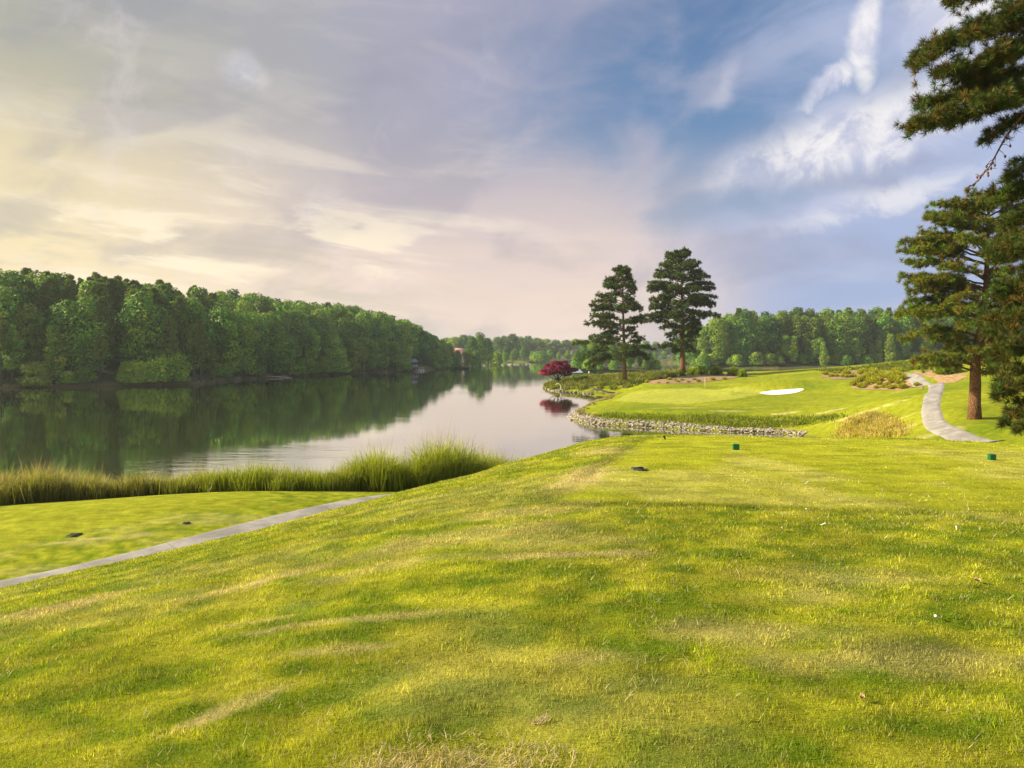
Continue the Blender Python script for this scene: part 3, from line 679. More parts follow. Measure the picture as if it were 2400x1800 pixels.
def build_tall_grass():
    """tall native grass along the near lake shore"""
    line = np.array([((px - CX) / F * Y, Y) for px, py in [(-330, 521), (-160, 511), (-40, 505), (0, 501), (55, 494), (120, 491.5), (185, 491), (278, 494), (324, 491), (417, 485.5)] for Y in [(EYE - 3.3) * F / (py - HZ)]] + [(-1.6, 38.5), (1.5, 43.0), (4.2, 47), (8, 53)])
    seg = np.diff(line, axis=0); L = np.r_[0, np.cumsum(np.linalg.norm(seg, axis=1))]
    mb = MB(); ncl = 2250
    s = rng.uniform(0, L[-1], ncl); d = rng.uniform(0, 1, ncl) ** 0.8 * 4.2
    px = np.interp(s, L, line[:, 0]); py = np.interp(s, L, line[:, 1])
    k = np.clip(np.searchsorted(L, s) - 1, 0, len(seg) - 1); nrm = np.stack([-seg[k, 1], seg[k, 0]], 1); nrm /= np.linalg.norm(nrm, axis=1)[:, None]
    nrm = np.where(nrm[:, 1:2] < 0, -nrm, nrm) * .3 + np.array((.1, .75))
    cx = px + nrm[:, 0] * (d + 0.35); cy = py + nrm[:, 1] * (d + .35)
    hh = (0.35 + 1.5 * fbm(cx / 1.7, cy / 1.7, 3, 3)) * (1.62 - 0.08 * d) * rng.uniform(.75, 1.2, ncl) * (0.62 + 0.62 * sstep(cx, -10, -3)) * (1 + 0.25 * sstep(cx, -16, -20)) * (1 - .58 * sstep(cx, -4, 4))
    dry = np.clip(0.15 + sstep(cx, -13, -18) * 0.9 + (rng.uniform(0, 1, ncl) < .12) * .4, 0, 1)
    nb = 62; x = np.repeat(cx, nb) + rng.normal(0, .20, ncl * nb); y = np.repeat(cy, nb) + rng.normal(0, .20, ncl * nb)
    h = np.repeat(hh, nb) * rng.uniform(.40, 1.18, ncl * nb); n = len(x); z = z_ground(x, y)
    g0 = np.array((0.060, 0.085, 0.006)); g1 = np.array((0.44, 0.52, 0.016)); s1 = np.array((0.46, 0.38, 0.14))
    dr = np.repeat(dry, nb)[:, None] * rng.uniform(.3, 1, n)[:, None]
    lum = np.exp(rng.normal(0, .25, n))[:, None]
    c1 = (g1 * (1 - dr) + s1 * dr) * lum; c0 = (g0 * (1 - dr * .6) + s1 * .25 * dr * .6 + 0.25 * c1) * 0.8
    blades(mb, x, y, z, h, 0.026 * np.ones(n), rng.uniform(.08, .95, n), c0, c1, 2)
    # feathery seed heads
    m = 5200; i = rng.integers(0, n, m); 
    t = rng.uniform(.92, 1.28, m); xx = x[i] + rng.normal(0, .12, m); yy = y[i] + rng.normal(0, .12, m)
    cc = np.array((0.50, 0.36, 0.24)) * rng.uniform(.6, 1.1, m)[:, None]
    blades(mb, xx, yy, z[i] + h[i] * .75, h[i] * t * .42, 0.018 * np.ones(m), rng.uniform(.1, .6, m), cc, cc)
    tag(mb.build('tall_grass', M_blade), 'tall tufted native grass with seed heads along the near shore', 'tall grass', kind='stuff')
build_tall_grass()

def clump_field(name, poly, ncl, nb, hgt, spread, wid, g0, g1, label, cat, s1=None, dryf=0.15, off=0.0):
    poly = np.array(poly, float); lo, hi = poly.min(0), poly.max(0)
    pts = rng.uniform(lo, hi, (ncl * 8, 2)); pts = pts[sdf(pts[:, 0], pts[:, 1], poly) > 0][:ncl]
    nc = len(pts); hh = hgt * (0.55 + 0.9 * rng.uniform(0, 1, nc))
    sp = spread * (0.7 + .6 * rng.uniform(0, 1, nc))
    x = np.repeat(pts[:, 0], nb) + rng.normal(0, 1, nc * nb) * np.repeat(sp, nb) * .5
    y = np.repeat(pts[:, 1], nb) + rng.normal(0, 1, nc * nb) * np.repeat(sp, nb) * .5
    z = z_ground(x, y); n = len(x); h = np.repeat(hh, nb) * rng.uniform(.5, 1.1, n)
    lum = np.exp(rng.normal(0, .22, n) + np.repeat(rng.normal(0, .2, nc), nb))[:, None]
    dr = (np.repeat(rng.uniform(0, 1, nc) < dryf, nb) * rng.uniform(.4, 1, n))[:, None]
    s1 = STRAW if s1 is None else s1
    c1 = (np.array(g1) * (1 - dr) + s1 * dr) * lum; c0 = np.array(g0) * lum
    mb = MB(); blades(mb, x, y, z + off, h, wid * np.ones(n), rng.uniform(.15, .85, n), c0, c1, 2)
    return tag(mb.build(name, M_blade), label, cat, kind='stuff')
POINT = [(10.6, 191), (9.2, 200), (9.2, 211), (11, 219), (17, 229), (30, 234), (52, 226), (46, 206), (40, 190), (35, 180), (28, 174.5), (24, 176.5), (17.5, 182)]
clump_field('native_grass', POINT, 1000, 26, 1.15, .9, .16, (0.06, 0.08, 0.008), (0.25, 0.28, 0.018), 'thick olive native grass mounded over the rocky point', 'native grass', dryf=.12)
BANKW = [rayd(a, b, y0=60)[:2] for a, b in [(1290, 893), (1340, 897), (1400, 898), (1500, 899), (1600, 901), (1700, 902), (1800, 900), (1840, 898)]] + [(36, 91), (31.5, 92.3), (26, 93.6), (20.2, 97.4), (15, 100.8), (12, 103.5)]
clump_field('bank_weeds', BANKW, 300, 34, .34, 1.3, .075, (0.12, 0.16, 0.006), (0.30, 0.36, 0.012), 'ragged green weeds along the bank above the riprap stones', 'weeds', dryf=.1)
GOLD = [rayd(a, b, y0=55)[:2] for a, b in [(1835, 905), (1880, 893), (1915, 900), (1950, 925), (1962, 942), (1900, 946), (1800, 946), (1815, 925)]]
clump_field('golden_grass', GOLD, 330, 30, .5, .7, .05, (0.32, 0.27, 0.03), (0.58, 0.46, 0.08), 'golden dry grass on the steep bank at the cove end', 'dry grass', dryf=.55)
TIPG = [(9.6, 108), (9.3, 113), (10.4, 123), (14.5, 138), (19.5, 158), (23, 168), (24.2, 168), (21, 157), (16.2, 138), (12.2, 123), (10.2, 113), (10.4, 108), (12.2, 104.5), (11.2, 103.6)]
clump_field('shore_grass', TIPG, 150, 24, .55, .6, .06, (0.14, 0.12, 0.03), (0.42, 0.36, 0.09), 'straw coloured fringe of grass round the left edge of the green', 'dry grass', dryf=.6)
RIDGE = [rayd(a, b, y0=100)[:2] for a, b in [(1770, 800), (1850, 795), (1930, 785), (1990, 779), (1990, 796), (1950, 804), (1900, 799), (1850, 799), (1800, 804)]]
clump_field('ridge_grass', RIDGE, 260, 18, .7, 1.3, .14, (0.07, 0.10, 0.008), (0.22, 0.27, 0.015), 'long bright green grass on the ridge above the mulch bed', 'long grass', dryf=.1)

# ------------------------------------------------------------------ trees
def unit(n):
    v = rng.normal(0, 1, (n, 3)); return v / np.linalg.norm(v, axis=1)[:, None]
def leaf_cards(mb, pos, nrm, size, col, jit=0.6, asp=0.62):
    n = len(pos); nn = nrm + jit * unit(n); nn /= np.linalg.norm(nn, axis=1)[:, None] + 1e-9
    a = np.cross(nn, unit(n)); a /= np.linalg.norm(a, axis=1)[:, None] + 1e-9; b = np.cross(nn, a)
    s = (size * rng.uniform(.6, 1.35, n))[:, None]
    V = np.stack([pos - a * s, pos - b * s * asp + nn * s * .15, pos + a * s, pos + b * s * asp + nn * s * .15], 1)
    mb.add(V.reshape(-1, 3), quads=np.arange(n * 4).reshape(n, 4), col=np.repeat(col, 4, 0))

def broadleaf(H, Wd, base, nl, nleaf, size, col, seed, shape='round', parent=None, colvar=.25, mat=None, trunk_r=None, lean=0.0):
    """crown of leaf sprays on many small lobes, trunk and limbs inside"""
    global rng
    keep = rng; rng = np.random.default_rng(seed)
    mb = MB(); tb = MB()
    tr = trunk_r or H * .016
    tz = np.linspace(-0.4, H * .86, 9)
    wx = np.cumsum(rng.normal(0, H * .006, 9)) + lean * np.linspace(0, 1, 9) ** 1.5; wy = np.cumsum(rng.normal(0, H * .006, 9)); wx -= wx[0]; wy -= wy[0]
    tp = np.stack([wx, wy, tz], 1); tb.tube(tp, np.linspace(tr * 1.25, tr * .22, 9), 8)
    if shape == 'shrub': tt = rng.uniform(0, 1, nl) ** .9
    else: tt = np.linspace(0.02, 1, nl) + rng.uniform(-.03, .03, nl)
    for k in range(nl):
        t = np.clip(tt[k], 0, 1)
        if shape == 'round': R = math.sin(math.pi * (0.18 + 0.80 * t)) ** .75
        elif shape == 'cone': R = (1 - t) ** .75 * .95 + .12
        elif shape == 'shrub': R = math.sqrt(max(0.05, 1 - t * t))
        else: R = (0.55 + 0.6 * t) if t < .72 else math.sqrt(max(.03, 1 - ((t - .72) / .3) ** 2)) * .98
        lr = Wd * (0.17 + .11 * rng.uniform()) * (1 if shape != 'shrub' else 1.25)
        rr = max(0, Wd / 2 * R - lr * .6) * (0.55 + .5 * rng.uniform()); a = k * 2.399 + rng.uniform(-.5, .5)
        zc = base + (H - base - lr * .6) * t
        ctr = np.array([rr * math.cos(a) + np.interp(zc, tz, wx), rr * math.sin(a) + np.interp(zc, tz, wy), zc])
        m = int(nleaf * (lr / (Wd * .22)) ** 2)
        d = unit(m); d[:, 2] = d[:, 2] * .8 + .18
        outw = np.array([math.cos(a), math.sin(a), .4]); f = d @ outw
        d = d[(f > -.55) | (rng.uniform(0, 1, m) < .3)]; m = len(d)
        rad = lr * (0.72 + .38 * rng.uniform(0, 1, m) ** .6)
        lump = 1 + .22 * np.sin(d[:, 0] * 5 + k) * np.sin(d[:, 1] * 5 + 2 * k) * np.sin(d[:, 2] * 4 + k)
        pos = ctr + d * (rad * lump)[:, None] * np.array([1.12, 1.12, .82])
        pos = pos[pos[:, 2] > 0.05] if shape == 'shrub' else pos; m = len(pos)
        if not m: continue
        lobecol = np.array(col) * math.exp(rng.normal(0, colvar)) * np.array([math.exp(rng.normal(0, .15)), 1, 1])
        c = lobecol * np.exp(rng.normal(0, .22, m))[:, None]
        dd = pos - ctr; dd /= np.linalg.norm(dd, axis=1)[:, None] + 1e-9
        leaf_cards(mb, pos, dd + np.array([0, 0, .35]), size, c, .75)
        if k % 2 == 0 and shape != 'shrub':
            z0 = max(base * .6, zc - .25 * H * rng.uniform(.5, 1)); st = np.array([np.interp(z0, tz, wx), np.interp(z0, tz, wy), z0])
            md = (st + ctr) / 2 + np.array([0, 0, -.03 * H]); tb.tube([st, md, ctr], [tr * .4, tr * .28, tr * .1], 5)
    rng = keep
    return tb, mb

def make_tree(name, tb, mb, lm, tm_=None, loc=(0, 0, 0)):
    e = empty(name, loc)
    tb.build('trunk', tm_ or M_bark_d, e, smooth=True); mb.build('crown', lm, e)
    return e

def tufts(mb, pos, dirs, L, w, nn, col, spread=0.9):
    """star-like needle tufts"""
    n = len(pos); 
    d = np.repeat(dirs, nn, 0) * (1.05 - spread * .5) + unit(n * nn) * spread; d /= np.linalg.norm(d, axis=1)[:, None] + 1e-9
    p = np.repeat(pos, nn, 0); l = (np.repeat(L * np.ones(n), nn) * rng.uniform(.65, 1.15, n * nn))[:, None]
    s = np.cross(d, unit(n * nn)); s /= np.linalg.norm(s, axis=1)[:, None] + 1e-9
    V = np.stack([p - s * w / 2, p + s * w / 2, p + d * l * .62 + s * w * .42, p + d * l, p + d * l * .62 - s * w * .42], 1)
    o = np.arange(n * nn)[:, None] * 5
    c = np.repeat(col, nn, 0) * np.exp(rng.normal(0, .2, n * nn))[:, None]
    mb.add(V.reshape(-1, 3), tris=o + np.array([[4, 2, 3]]), quads=o + np.array([[0, 1, 2, 4]]), col=np.repeat(c, 5, 0))

NEEDLE = np.array((0.058, 0.098, 0.012))
def bough(tb, mb, pts, r0, pad, tl, tw, nn, gap, start=.35, rust=.12, col=NEEDLE, lift=.25, thick=.35, taper=True):
    """a limb with flat sprays of side twigs, each ending in needle tufts"""
    pts = np.array(pts, float); n0 = 12
    L = np.r_[0, np.cumsum(np.linalg.norm(np.diff(pts, axis=0), axis=1))]
    tt = np.linspace(0, 1, n0)
    # smooth the polyline
    q = np.stack([np.interp(tt * L[-1], L, pts[:, k]) for k in range(3)], 1)
    q[1:-1] = (q[:-2] + 2 * q[1:-1] + q[2:]) / 4; q[1:-1] += rng.normal(0, L[-1] * .008, (n0 - 2, 3))
    tb.tube(q, np.linspace(r0, r0 * .18, n0), 6)
    ln = L[-1]; ns = max(3, int(ln * (1 - start) / gap))
    P_, D_, C_ = [], [], []
    for k in range(ns):
        f = start + (1 - start) * (k + rng.uniform(.2, .8)) / ns
        c = np.array([np.interp(f, tt, q[:, i]) for i in range(3)]); ta = q[min(n0 - 1, int(f * (n0 - 1)) + 1)] - q[int(f * (n0 - 1)) if f < .99 else n0 - 2]
        ta /= np.linalg.norm(ta) + 1e-9
        side = np.cross(ta, [0, 0, 1.0]); side /= np.linalg.norm(side) + 1e-9
        env = math.sin(math.pi * min(1, (f - start) / (1 - start) * .62 + .32)) if taper else 1
        for sg in (-1, 1):
            l = pad * env * rng.uniform(.45, 1.1)
            dr = side * sg * rng.uniform(.6, 1.1) + ta * rng.uniform(.35, .9) + np.array([0, 0, lift * rng.uniform(-.4, 1.4)])
            dr /= np.linalg.norm(dr); e = c + dr * l; e[2] += rng.normal(0, thick * pad * .35)
            if l > tl * .8: tb.tube([c, (c + e) / 2 + [0, 0, .04 * l], e], [r0 * .2, r0 * .13, r0 * .06], 4, cap=False)
            m = max(1, int(l / (tl * .62)))
            rs = rng.uniform() < rust
            for j in range(m + 1):
                g = 1 - j / (m + .6)
                P_.append(c + (e - c) * g + rng.normal(0, tl * .22, 3)); D_.append(dr + np.array([0, 0, .55]))
                C_.append(np.array((0.15, 0.105, 0.018)) if (rs and rng.uniform() < .7) else col * np.array([math.exp(rng.normal(.05, .25)), math.exp(rng.normal(0, .18)), 1]))
    P_.append(q[-1]); D_.append(ta + [0, 0, .3]); C_.append(col)
    D_ = np.array(D_); D_ /= np.linalg.norm(D_, axis=1)[:, None]
    tufts(mb, np.array(P_), D_, tl, tw, nn, np.array(C_))

def reach_pine(H, levels, tr, tl, tw, nn, gap, padf, seed, trunk=None, nper=5, rust=.1, col=NEEDLE, depthf=.8, start=.30, lfun=None):
    """levels: (fraction of height, reach to the left, reach to the right, droop)"""
    global rng
    keep = rng; rng = np.random.default_rng(seed)
    tb, mb = MB(), MB()
    tz = np.linspace(0, 1, 14)
    tx = np.interp(tz, [a for a, b in trunk], [b for a, b in trunk]) if trunk else np.zeros(14)
    ty = np.cumsum(rng.normal(0, .0015 * H, 14)); ty -= ty[0]
    tp = np.stack([tx, ty, tz * H], 1); tp[0, 2] = -.6
    rad = tr * (1 - tz ** 1.15 * .93); rad[0] *= 1.22; tb.tube(tp, rad, 14)
    lv = np.array(levels, float)
    for li, (t, l, r, dr) in enumerate(lv):
        for k in range(nper):
            if k == 0: az = math.pi + rng.normal(0, .16)
            elif k == 1: az = rng.normal(0, .16)
            else: az = (k - 2) / max(1, nper - 2) * 2 * math.pi + rng.uniform(0, 1.2) + li * 1.1
            ca = math.cos(az); avg = (l + r) / 2
            ln = (l * max(0, -ca) ** 2 + r * max(0, ca) ** 2 + avg * depthf * math.sin(az) ** 2) * rng.uniform(.82, 1.05)
            if ln < .35: continue
            tk = min(.995, t + rng.uniform(-.03, .03)); base = np.array([np.interp(tk, tz, tx), np.interp(tk, tz, ty), tk * H])
            u = np.array([math.cos(az), math.sin(az), 0]); d = dr * rng.uniform(.6, 1.4)
            mid = base + u * ln * .5 + np.array([0, 0, ln * (.16 - .25 * d)]); end = base + u * ln + np.array([0, 0, ln * (.18 - d)])
            bough(tb, mb, [base, mid, end], tr * .20 * min(1, ln / 4 + .25), padf * (0.5 + .5 * min(1, ln / 6)) * min(1.0, ln / 3 + .2), tl, tw, nn, gap, start=start, rust=rust, col=col)
    rng = keep
    return tb, mb

# ---- the two pines behind the green
lvL = [(.235, 9.0, 2.2, .30), (.275, 11.4, 5.6, .26), (.325, 11.8, 7.5, .16), (.37, 8.6, 5.0, .12), (.42, 4.6, 3.0, .05), (.47, 6.0, 2.4, .05), (.52, 9.2, 4.8, .10), (.565, 9.0, 4.6, .04), (.61, 8.0, 4.8, .05),
       (.655, 6.2, 4.6, .08), (.70, 7.0, 3.2, .02), (.745, 6.4, 2.8, -.05), (.79, 5.4, 3.2, -.10), (.83, 4.6, 2.9, -.12), (.87, 4.4, 2.1, -.15), (.91, 3.0, 2.0, -.2), (.945, 2.4, 1.7, -.3), (.975, 1.4, 1.2, -.5), (.995, .7, .7, -.6)]
hl = P(624.8, 384.6, 187); zl0 = gz(hl[0], hl[1])
tb, mb = reach_pine((384.3 - 269.5) / F * 187 + (hl[2] - zl0), lvL, .52, .72, .12, 15, .60, 2.0, 3, trunk=[(0, 0), (.4, -.25), (.7, -.5), (1, -.4)], nper=5, rust=.06)
e = make_tree('pine_tree', tb, mb, M_needle, M_bark, (hl[0], hl[1], zl0))
tag(e, 'slim lopsided pine with bare trunk and low left boughs behind the green', 'pine tree')
lvR = [(.19, 2.4, 3.2, .2), (.235, 6.4, 2.6, .12), (.28, 3.6, 2.8, .10), (.33, 4.4, 5.2, .15), (.38, 6.5, 4.5, .12), (.41, 12.0, 4.4, .04), (.45, 8.6, 9.4, .12), (.49, 9.2, 6.4, .15), (.53, 9.6, 7.8, .12), (.57, 9.9, 8.8, .10),
       (.61, 9.6, 9.0, .08), (.65, 9.8, 8.6, .06), (.69, 9.4, 8.8, .04), (.73, 9.0, 7.6, 0), (.77, 8.2, 6.2, -.05), (.81, 8.0, 5.4, -.08), (.85, 6.6, 4.6, -.12), (.885, 5.2, 4.1, -.18), (.92, 4.4, 3.5, -.22), (.95, 2.9, 2.6, -.3), (.98, 1.6, 1.6, -.5), (.998, .8, .8, -.6)]
hr = P(682.8, 373.5, 203); zr0 = gz(hr[0], hr[1])
tb, mb = reach_pine((373.5 - 254.5) / F * 203 + (hr[2] - zr0), lvR, .72, .76, .13, 15, .62, 1.9, 8, trunk=[(0, 0), (.3, -.1), (1, -.4)], nper=6, rust=.04, col=NEEDLE * .95, depthf=.95)
e = make_tree('pine_tree', tb, mb, M_needle, M_bark, (hr[0], hr[1], zr0))
tag(e, 'tall dense dark pine with broad crown beside the mulch bed', 'pine tree')

# ---- the single pine by the path
hs = rayd(2105, 905, y0=40); Yp = hs[1]; k_ = Yp / 65.0
lvP = [(.235, 5.8, 2.0, .12), (.265, 5.6, 1.8, .14), (.30, 2.6, 2.0, .16), (.34, 3.0, 2.6, .2), (.375, 4.2, 3.0, .22), (.41, 6.6, 3.0, .2), (.445, 7.4, 3.2, .18), (.48, 7.6, 3.2, .14), (.515, 7.2, 3.2, .10), (.55, 6.8, 3.2, .06), (.585, 7.2, 3.0, .04),
       (.62, 7.4, 3.2, .02), (.66, 7.6, 3.2, 0), (.70, 7.8, 3.2, -.02), (.74, 7.8, 3.4, -.04), (.78, 7.0, 3.4, -.08), (.82, 6.4, 3.6, -.1), (.86, 5.6, 3.8, -.14), (.90, 4.6, 3.8, -.2), (.935, 3.4, 3.4, -.26), (.965, 2.2, 2.8, -.36), (.985, 1.2, 1.6, -.5)]
lvP = [(a, b * k_ * .92, c * k_, d) for a, b, c, d in lvP]
tb, mb = reach_pine((419 - 203) / F * Yp, lvP, .49 * k_, .44, .032, 40, .38, 1.5, 21, trunk=[(0, 0), (.30, .12), (.45, .75), (.6, 1.0), (1, 1.3)], nper=5, rust=.07, col=np.array((0.125, 0.155, 0.012)), start=.30)
e = make_tree('pine_tree', tb, mb, M_needle, M_bark, (hs[0], hs[1], gz(hs[0], hs[1])))
tag(e, 'single pine with thick orange brown trunk right of the winding path', 'pine tree')

# ---- the near pine whose trunk stands just outside the picture
def near_pine():
    global rng
    keep = rng; rng = np.random.default_rng(77)
    tb, mb = MB(), MB()
    Yt = 27.0; Xt = (1098 - CX) / F * Yt; z0 = gz(Xt, Yt); H = 30 - z0
    tz = np.linspace(0, 1, 14); tp = np.stack([Xt + .4 * tz, Yt + .3 * np.sin(tz * 3), z0 + tz * H], 1); tp[0, 2] -= .6
    tb.tube(tp, .42 * (1 - .9 * tz ** 1.2), 14)
    # each limb: picture points from trunk to tip, depth at tip, spray width
    LB = [
        ([(1098, 40), (1040, 22), (985, 28), (940, 45), (919, 68)], 25.5, 1.05, .30),
        ([(1098, 55), (1050, 38), (1000, 62), (965, 70), (948, 72)], 25.0, .95, .3),
        ([(1098, 100), (1050, 95), (1000, 105), (950, 118), (914, 127)], 25.0, 1.15, .25),
        ([(1098, 100), (1060, 90), (1000, 88), (950, 98), (918, 106)], 27.0, .9, .3),
        ([(1098, 85), (1060, 70), (1020, 75), (985, 84), (965, 88)], 28.5, .9, .3),
        ([(1098, -20), (1050, -22), (1000, -14), (960, -2), (946, 3)], 26.5, .7, .4),
        ([(1098, 10), (1060, 2), (1030, 4), (1008, 12)], 25.0, .8, .35),
        ([(1098, 60), (1060, 55), (1030, 48), (1000, 42)], 29.0, .8, .3),
        ([(1098, 125), (1060, 110), (1020, 118), (985, 140)], 26.0, .55, .45),
        ([(1098, 175), (1060, 160), (1030, 165), (1008, 176)], 25.5, .7, .35),
        ([(1098, 205), (1060, 185), (1025, 190), (1000, 200)], 26.0, .9, .3),
        ([(1098, 225), (1060, 212), (1030, 220), (1004, 226)], 27.5, .9, .3),
        ([(1098, 250), (1060, 240), (1025, 245), (996, 262)], 26.0, 1.0, .3),
        ([(1098, 285), (1060, 272), (1025, 280), (995, 300)], 27.0, 1.0, .3),
        ([(1098, 310), (1060, 300), (1025, 312), (994, 332)], 25.5, 1.0, .3),
        ([(1098, 335), (1060, 335), (1030, 345), (1000, 358)], 26.5, .9, .3),
        ([(1098, 360), (1060, 362), (1030, 372), (1004, 376)], 27.0, .8, .35),
        ([(1098, 370), (1060, 375), (1025, 388), (996, 395)], 25.5, .7, .4),
        ([(1098, 385), (1060, 392), (1030, 408), (1004, 424)], 25.0, .5, .45),
        ([(1098, 380), (1060, 395), (1035, 415), (1016, 430)], 26.5, .5, .45),
        ([(1098, 150), (1130, 140), (1180, 150), (1240, 165)], 28.0, 1.2, .25),
        ([(1098, 260), (1130, 250), (1190, 262), (1250, 285)], 26.0, 1.2, .25),
        ([(1098, 60), (1130, 50), (1190, 50), (1230, 60)], 26.0, 1.2, .25),
        ([(1098, -60), (1060, -80), (1020, -85), (990, -75)], 27.0, 1.0, .25),
        ([(1098, -90), (1130, -110), (1160, -120), (1200, -110)], 27.0, 1.0, .25),
    ]
    for pts, Ye, pad, st in LB:
        n = len(pts); ys = np.linspace(Yt, Ye, n)
        pp = np.array([P(a, b, y) for (a, b), y in zip(pts, ys)])
        pp[0, 0] = Xt; pp[0, 1] = Yt
        bough(tb, mb, pp, .085, pad * 1.15, .27, .013, 60, .17, start=st * .8, rust=.09, col=np.array((0.060, 0.078, 0.009)), lift=.35, thick=.5)
        for s_ in (-1, 1):                       # side limbs of the bigger boughs
            if pad < .9: continue
            a = pp[2]; d = pp[-1] - pp[2]; sd2 = np.array([-d[1], d[0], 0]) * s_ * .45
            bough(tb, mb, [a, a + d * .35 + sd2 * .6, a + d * .7 + sd2 + [0, 0, .2]], .045, pad * .8, .27, .013, 56, .19, start=.2, rust=.09, col=np.array((0.060, 0.078, 0.009)), lift=.3, thick=.5)
    # bare hanging twig with cones
    pp = np.array([P(a, b, 25.5) for a, b in [(1060, 95), (1024, 113), (1005, 138), (990, 166), (973, 187)]]); pp[0] = (Xt, Yt, pp[0, 2] + .6)
    tb.tube(pp, [.06, .04, .03, .02, .01], 6)
    for k in range(26):
        f = rng.uniform(.45, 1); i = min(3, int(f * 4)); c = pp[i] + (pp[i + 1] - pp[i]) * (f * 4 - i)
        d = np.array([rng.uniform(-1, .4), rng.normal(0, .6), rng.uniform(-.9, .3)]) * rng.uniform(.2, .55); tb.tube([c, c + d * .6, c + d + [0, 0, -.08]], [.012, .009, .006], 4)
        if k % 2: tb.tube([c + d + [0, 0, -.02], c + d + [0, 0, -.07], c + d + [0, 0, -.13]], [.012, .04, .012], 6)
    rng = keep
    e = empty('pine_tree', (Xt, Yt, z0))
    for o in (tb.build('trunk', M_bark, e, smooth=True), mb.build('crown', M_needle, e)): o.location = (-Xt, -Yt, -z0)
    tag(e, 'dark overhanging pine boughs with cones reaching in from the right edge', 'pine tree')
near_pine()

# ---- red maple on the point
hm = ray(555.5, 381.6, y0=120); 
mp_ = P(555.5, 380.5, 205); zm = gz(mp_[0], mp_[1])
keep = rng; rng = np.random.default_rng(5)
tb, mb = MB(), MB()
tips = [(-3.6, 0, 3.0), (-2.2, .8, 4.2), (-.4, -.6, 5.2), (1.2, .5, 5.6), (2.8, -.4, 4.8), (4.0, .4, 3.6), (.2, 2, 4.6), (.6, -2, 4.4), (-1.6, -1.6, 3.6), (2.6, 1.6, 4.0)]
tb.tube([(0, 0, -.4), (.1, 0, .6), (.15, 0, 1.4)], [.28, .22, .2], 8)
for tx_, ty_, tz_ in tips:
    tb.tube([(.12, 0, .7 + .5 * rng.uniform()), (tx_ * .45, ty_ * .5, tz_ * .55), (tx_, ty_, tz_)], [.14, .09, .03], 6)
for k in range(80):
    tx_, ty_, tz_ = tips[k % len(tips)]
    f = rng.uniform(.55, 1.12); c = np.array([tx_ * f + rng.normal(0, .35), ty_ * f + rng.normal(0, .5), 1.6 + (tz_ - 1.6) * min(1.05, f + .1) + rng.normal(0, .25)])
    m = 150; d = unit(m); d[:, 2] = d[:, 2] * .6 + .15; pos = c + d * 1.05 * np.array([1.25, 1.1, .6]) * rng.uniform(.6, 1.1, (m, 1))
    colr = np.array((0.20, 0.010, 0.050)) * math.exp(rng.normal(0, .35)); colr = colr * np.exp(rng.normal(0, .25, m))[:, None]
    leaf_cards(mb, pos, d + [0, 0, .5], .20, colr, .7)
rng = keep
e = make_tree('maple_tree', tb, mb, M_maple, M_bark_d, (mp_[0] + .5, mp_[1], zm)); e.scale = (.98, .98, 1.08)
tag(e, 'small crimson leaved maple leaning over the tip of the point', 'maple tree')

# ---- woods: a few kinds, copied
DK, MD, LT, YL = (0.068, 0.160, 0.022), (0.118, 0.228, 0.020), (0.170, 0.285, 0.020), (0.20, 0.30, 0.022)
KINDS = {}
KINDS['oak'] = [make_tree('broadleaf_tree', *broadleaf(23, 12, 3, 40, 150, .42, MD, 1), M_leaf),
                make_tree('broadleaf_tree', *broadleaf(22, 10.5, 2.5, 38, 150, .40, MD, 2, 'wide'), M_leaf),
                make_tree('broadleaf_tree', *broadleaf(24, 11, 4, 42, 140, .42, DK, 4), M_leaf)]
KINDS['slim'] = [make_tree('broadleaf_tree', *broadleaf(21, 7.5, 2, 34, 130, .36, LT, 6), M_leaf),
                 make_tree('broadleaf_tree', *broadleaf(22, 8.2, 7, 30, 140, .38, MD, 7, 'wide'), M_leaf)]
KINDS['shrub'] = [make_tree('waterside_bush', *broadleaf(6, 7, .2, 26, 110, .30, MD, 9, 'shrub'), M_leaf),
                  make_tree('waterside_bush', *broadleaf(8.5, 6.5, .3, 30, 100, .32, MD, 10, 'cone'), M_leaf),
                  make_tree('waterside_bush', *broadleaf(5, 6, .2, 22, 110, .28, YL, 12, 'shrub'), M_leaf)]
def wood_pine(seed, H, bare):
    r_ = np.random.default_rng(seed); lv = []
    for t in np.linspace(bare, .985, 15):
        s = (1 - ((t - bare) / (1 - bare)) ** 1.6) * 3.9 + .8; s *= (.55 + .45 * min(1, (t - bare) / .12 + .35))
        lv.append((t, s * r_.uniform(.6, 1.15), s * r_.uniform(.6, 1.15), r_.uniform(-.15, .15)))
    return reach_pine(H, lv, .30, .85, .26, 9, .85, 1.5, seed, trunk=[(0, 0), (.5, r_.normal(0, .3)), (1, r_.normal(0, .5))], nper=5, rust=.05, col=np.array((0.125, 0.190, 0.028)))
KINDS['pine'] = [make_tree('woodland_pine', *wood_pine(31, 27, .5), M_wpine, M_bark_d), make_tree('woodland_pine', *wood_pine(32, 25, .42), M_wpine, M_bark_d), make_tree('woodland_pine', *wood_pine(33, 28, .58), M_wpine, M_bark_d)]
PH_ = {'oak': 23, 'slim': 21.5, 'shrub': 6.5, 'pine': 26.5}
USED = set()
ZONE = {'left': 'of the left wood', 'right': 'of the inlet wood', 'far': 'on the hazy far shore', 'isle': 'on the low point behind the two pines', 'cove': 'past the boathouse on the left shore'}
KW = {'oak': ('tree', 'round crowned green tree'), 'slim': ('tree', 'slender leafy tree'), 'shrub': ('bush', 'low leafy bush'), 'pine': ('pine tree', 'bare trunked pine')}
ROWW = {0: 'at the waterline', 1: 'in the second row', 2: 'in the middle rows', 3: 'on the skyline'}
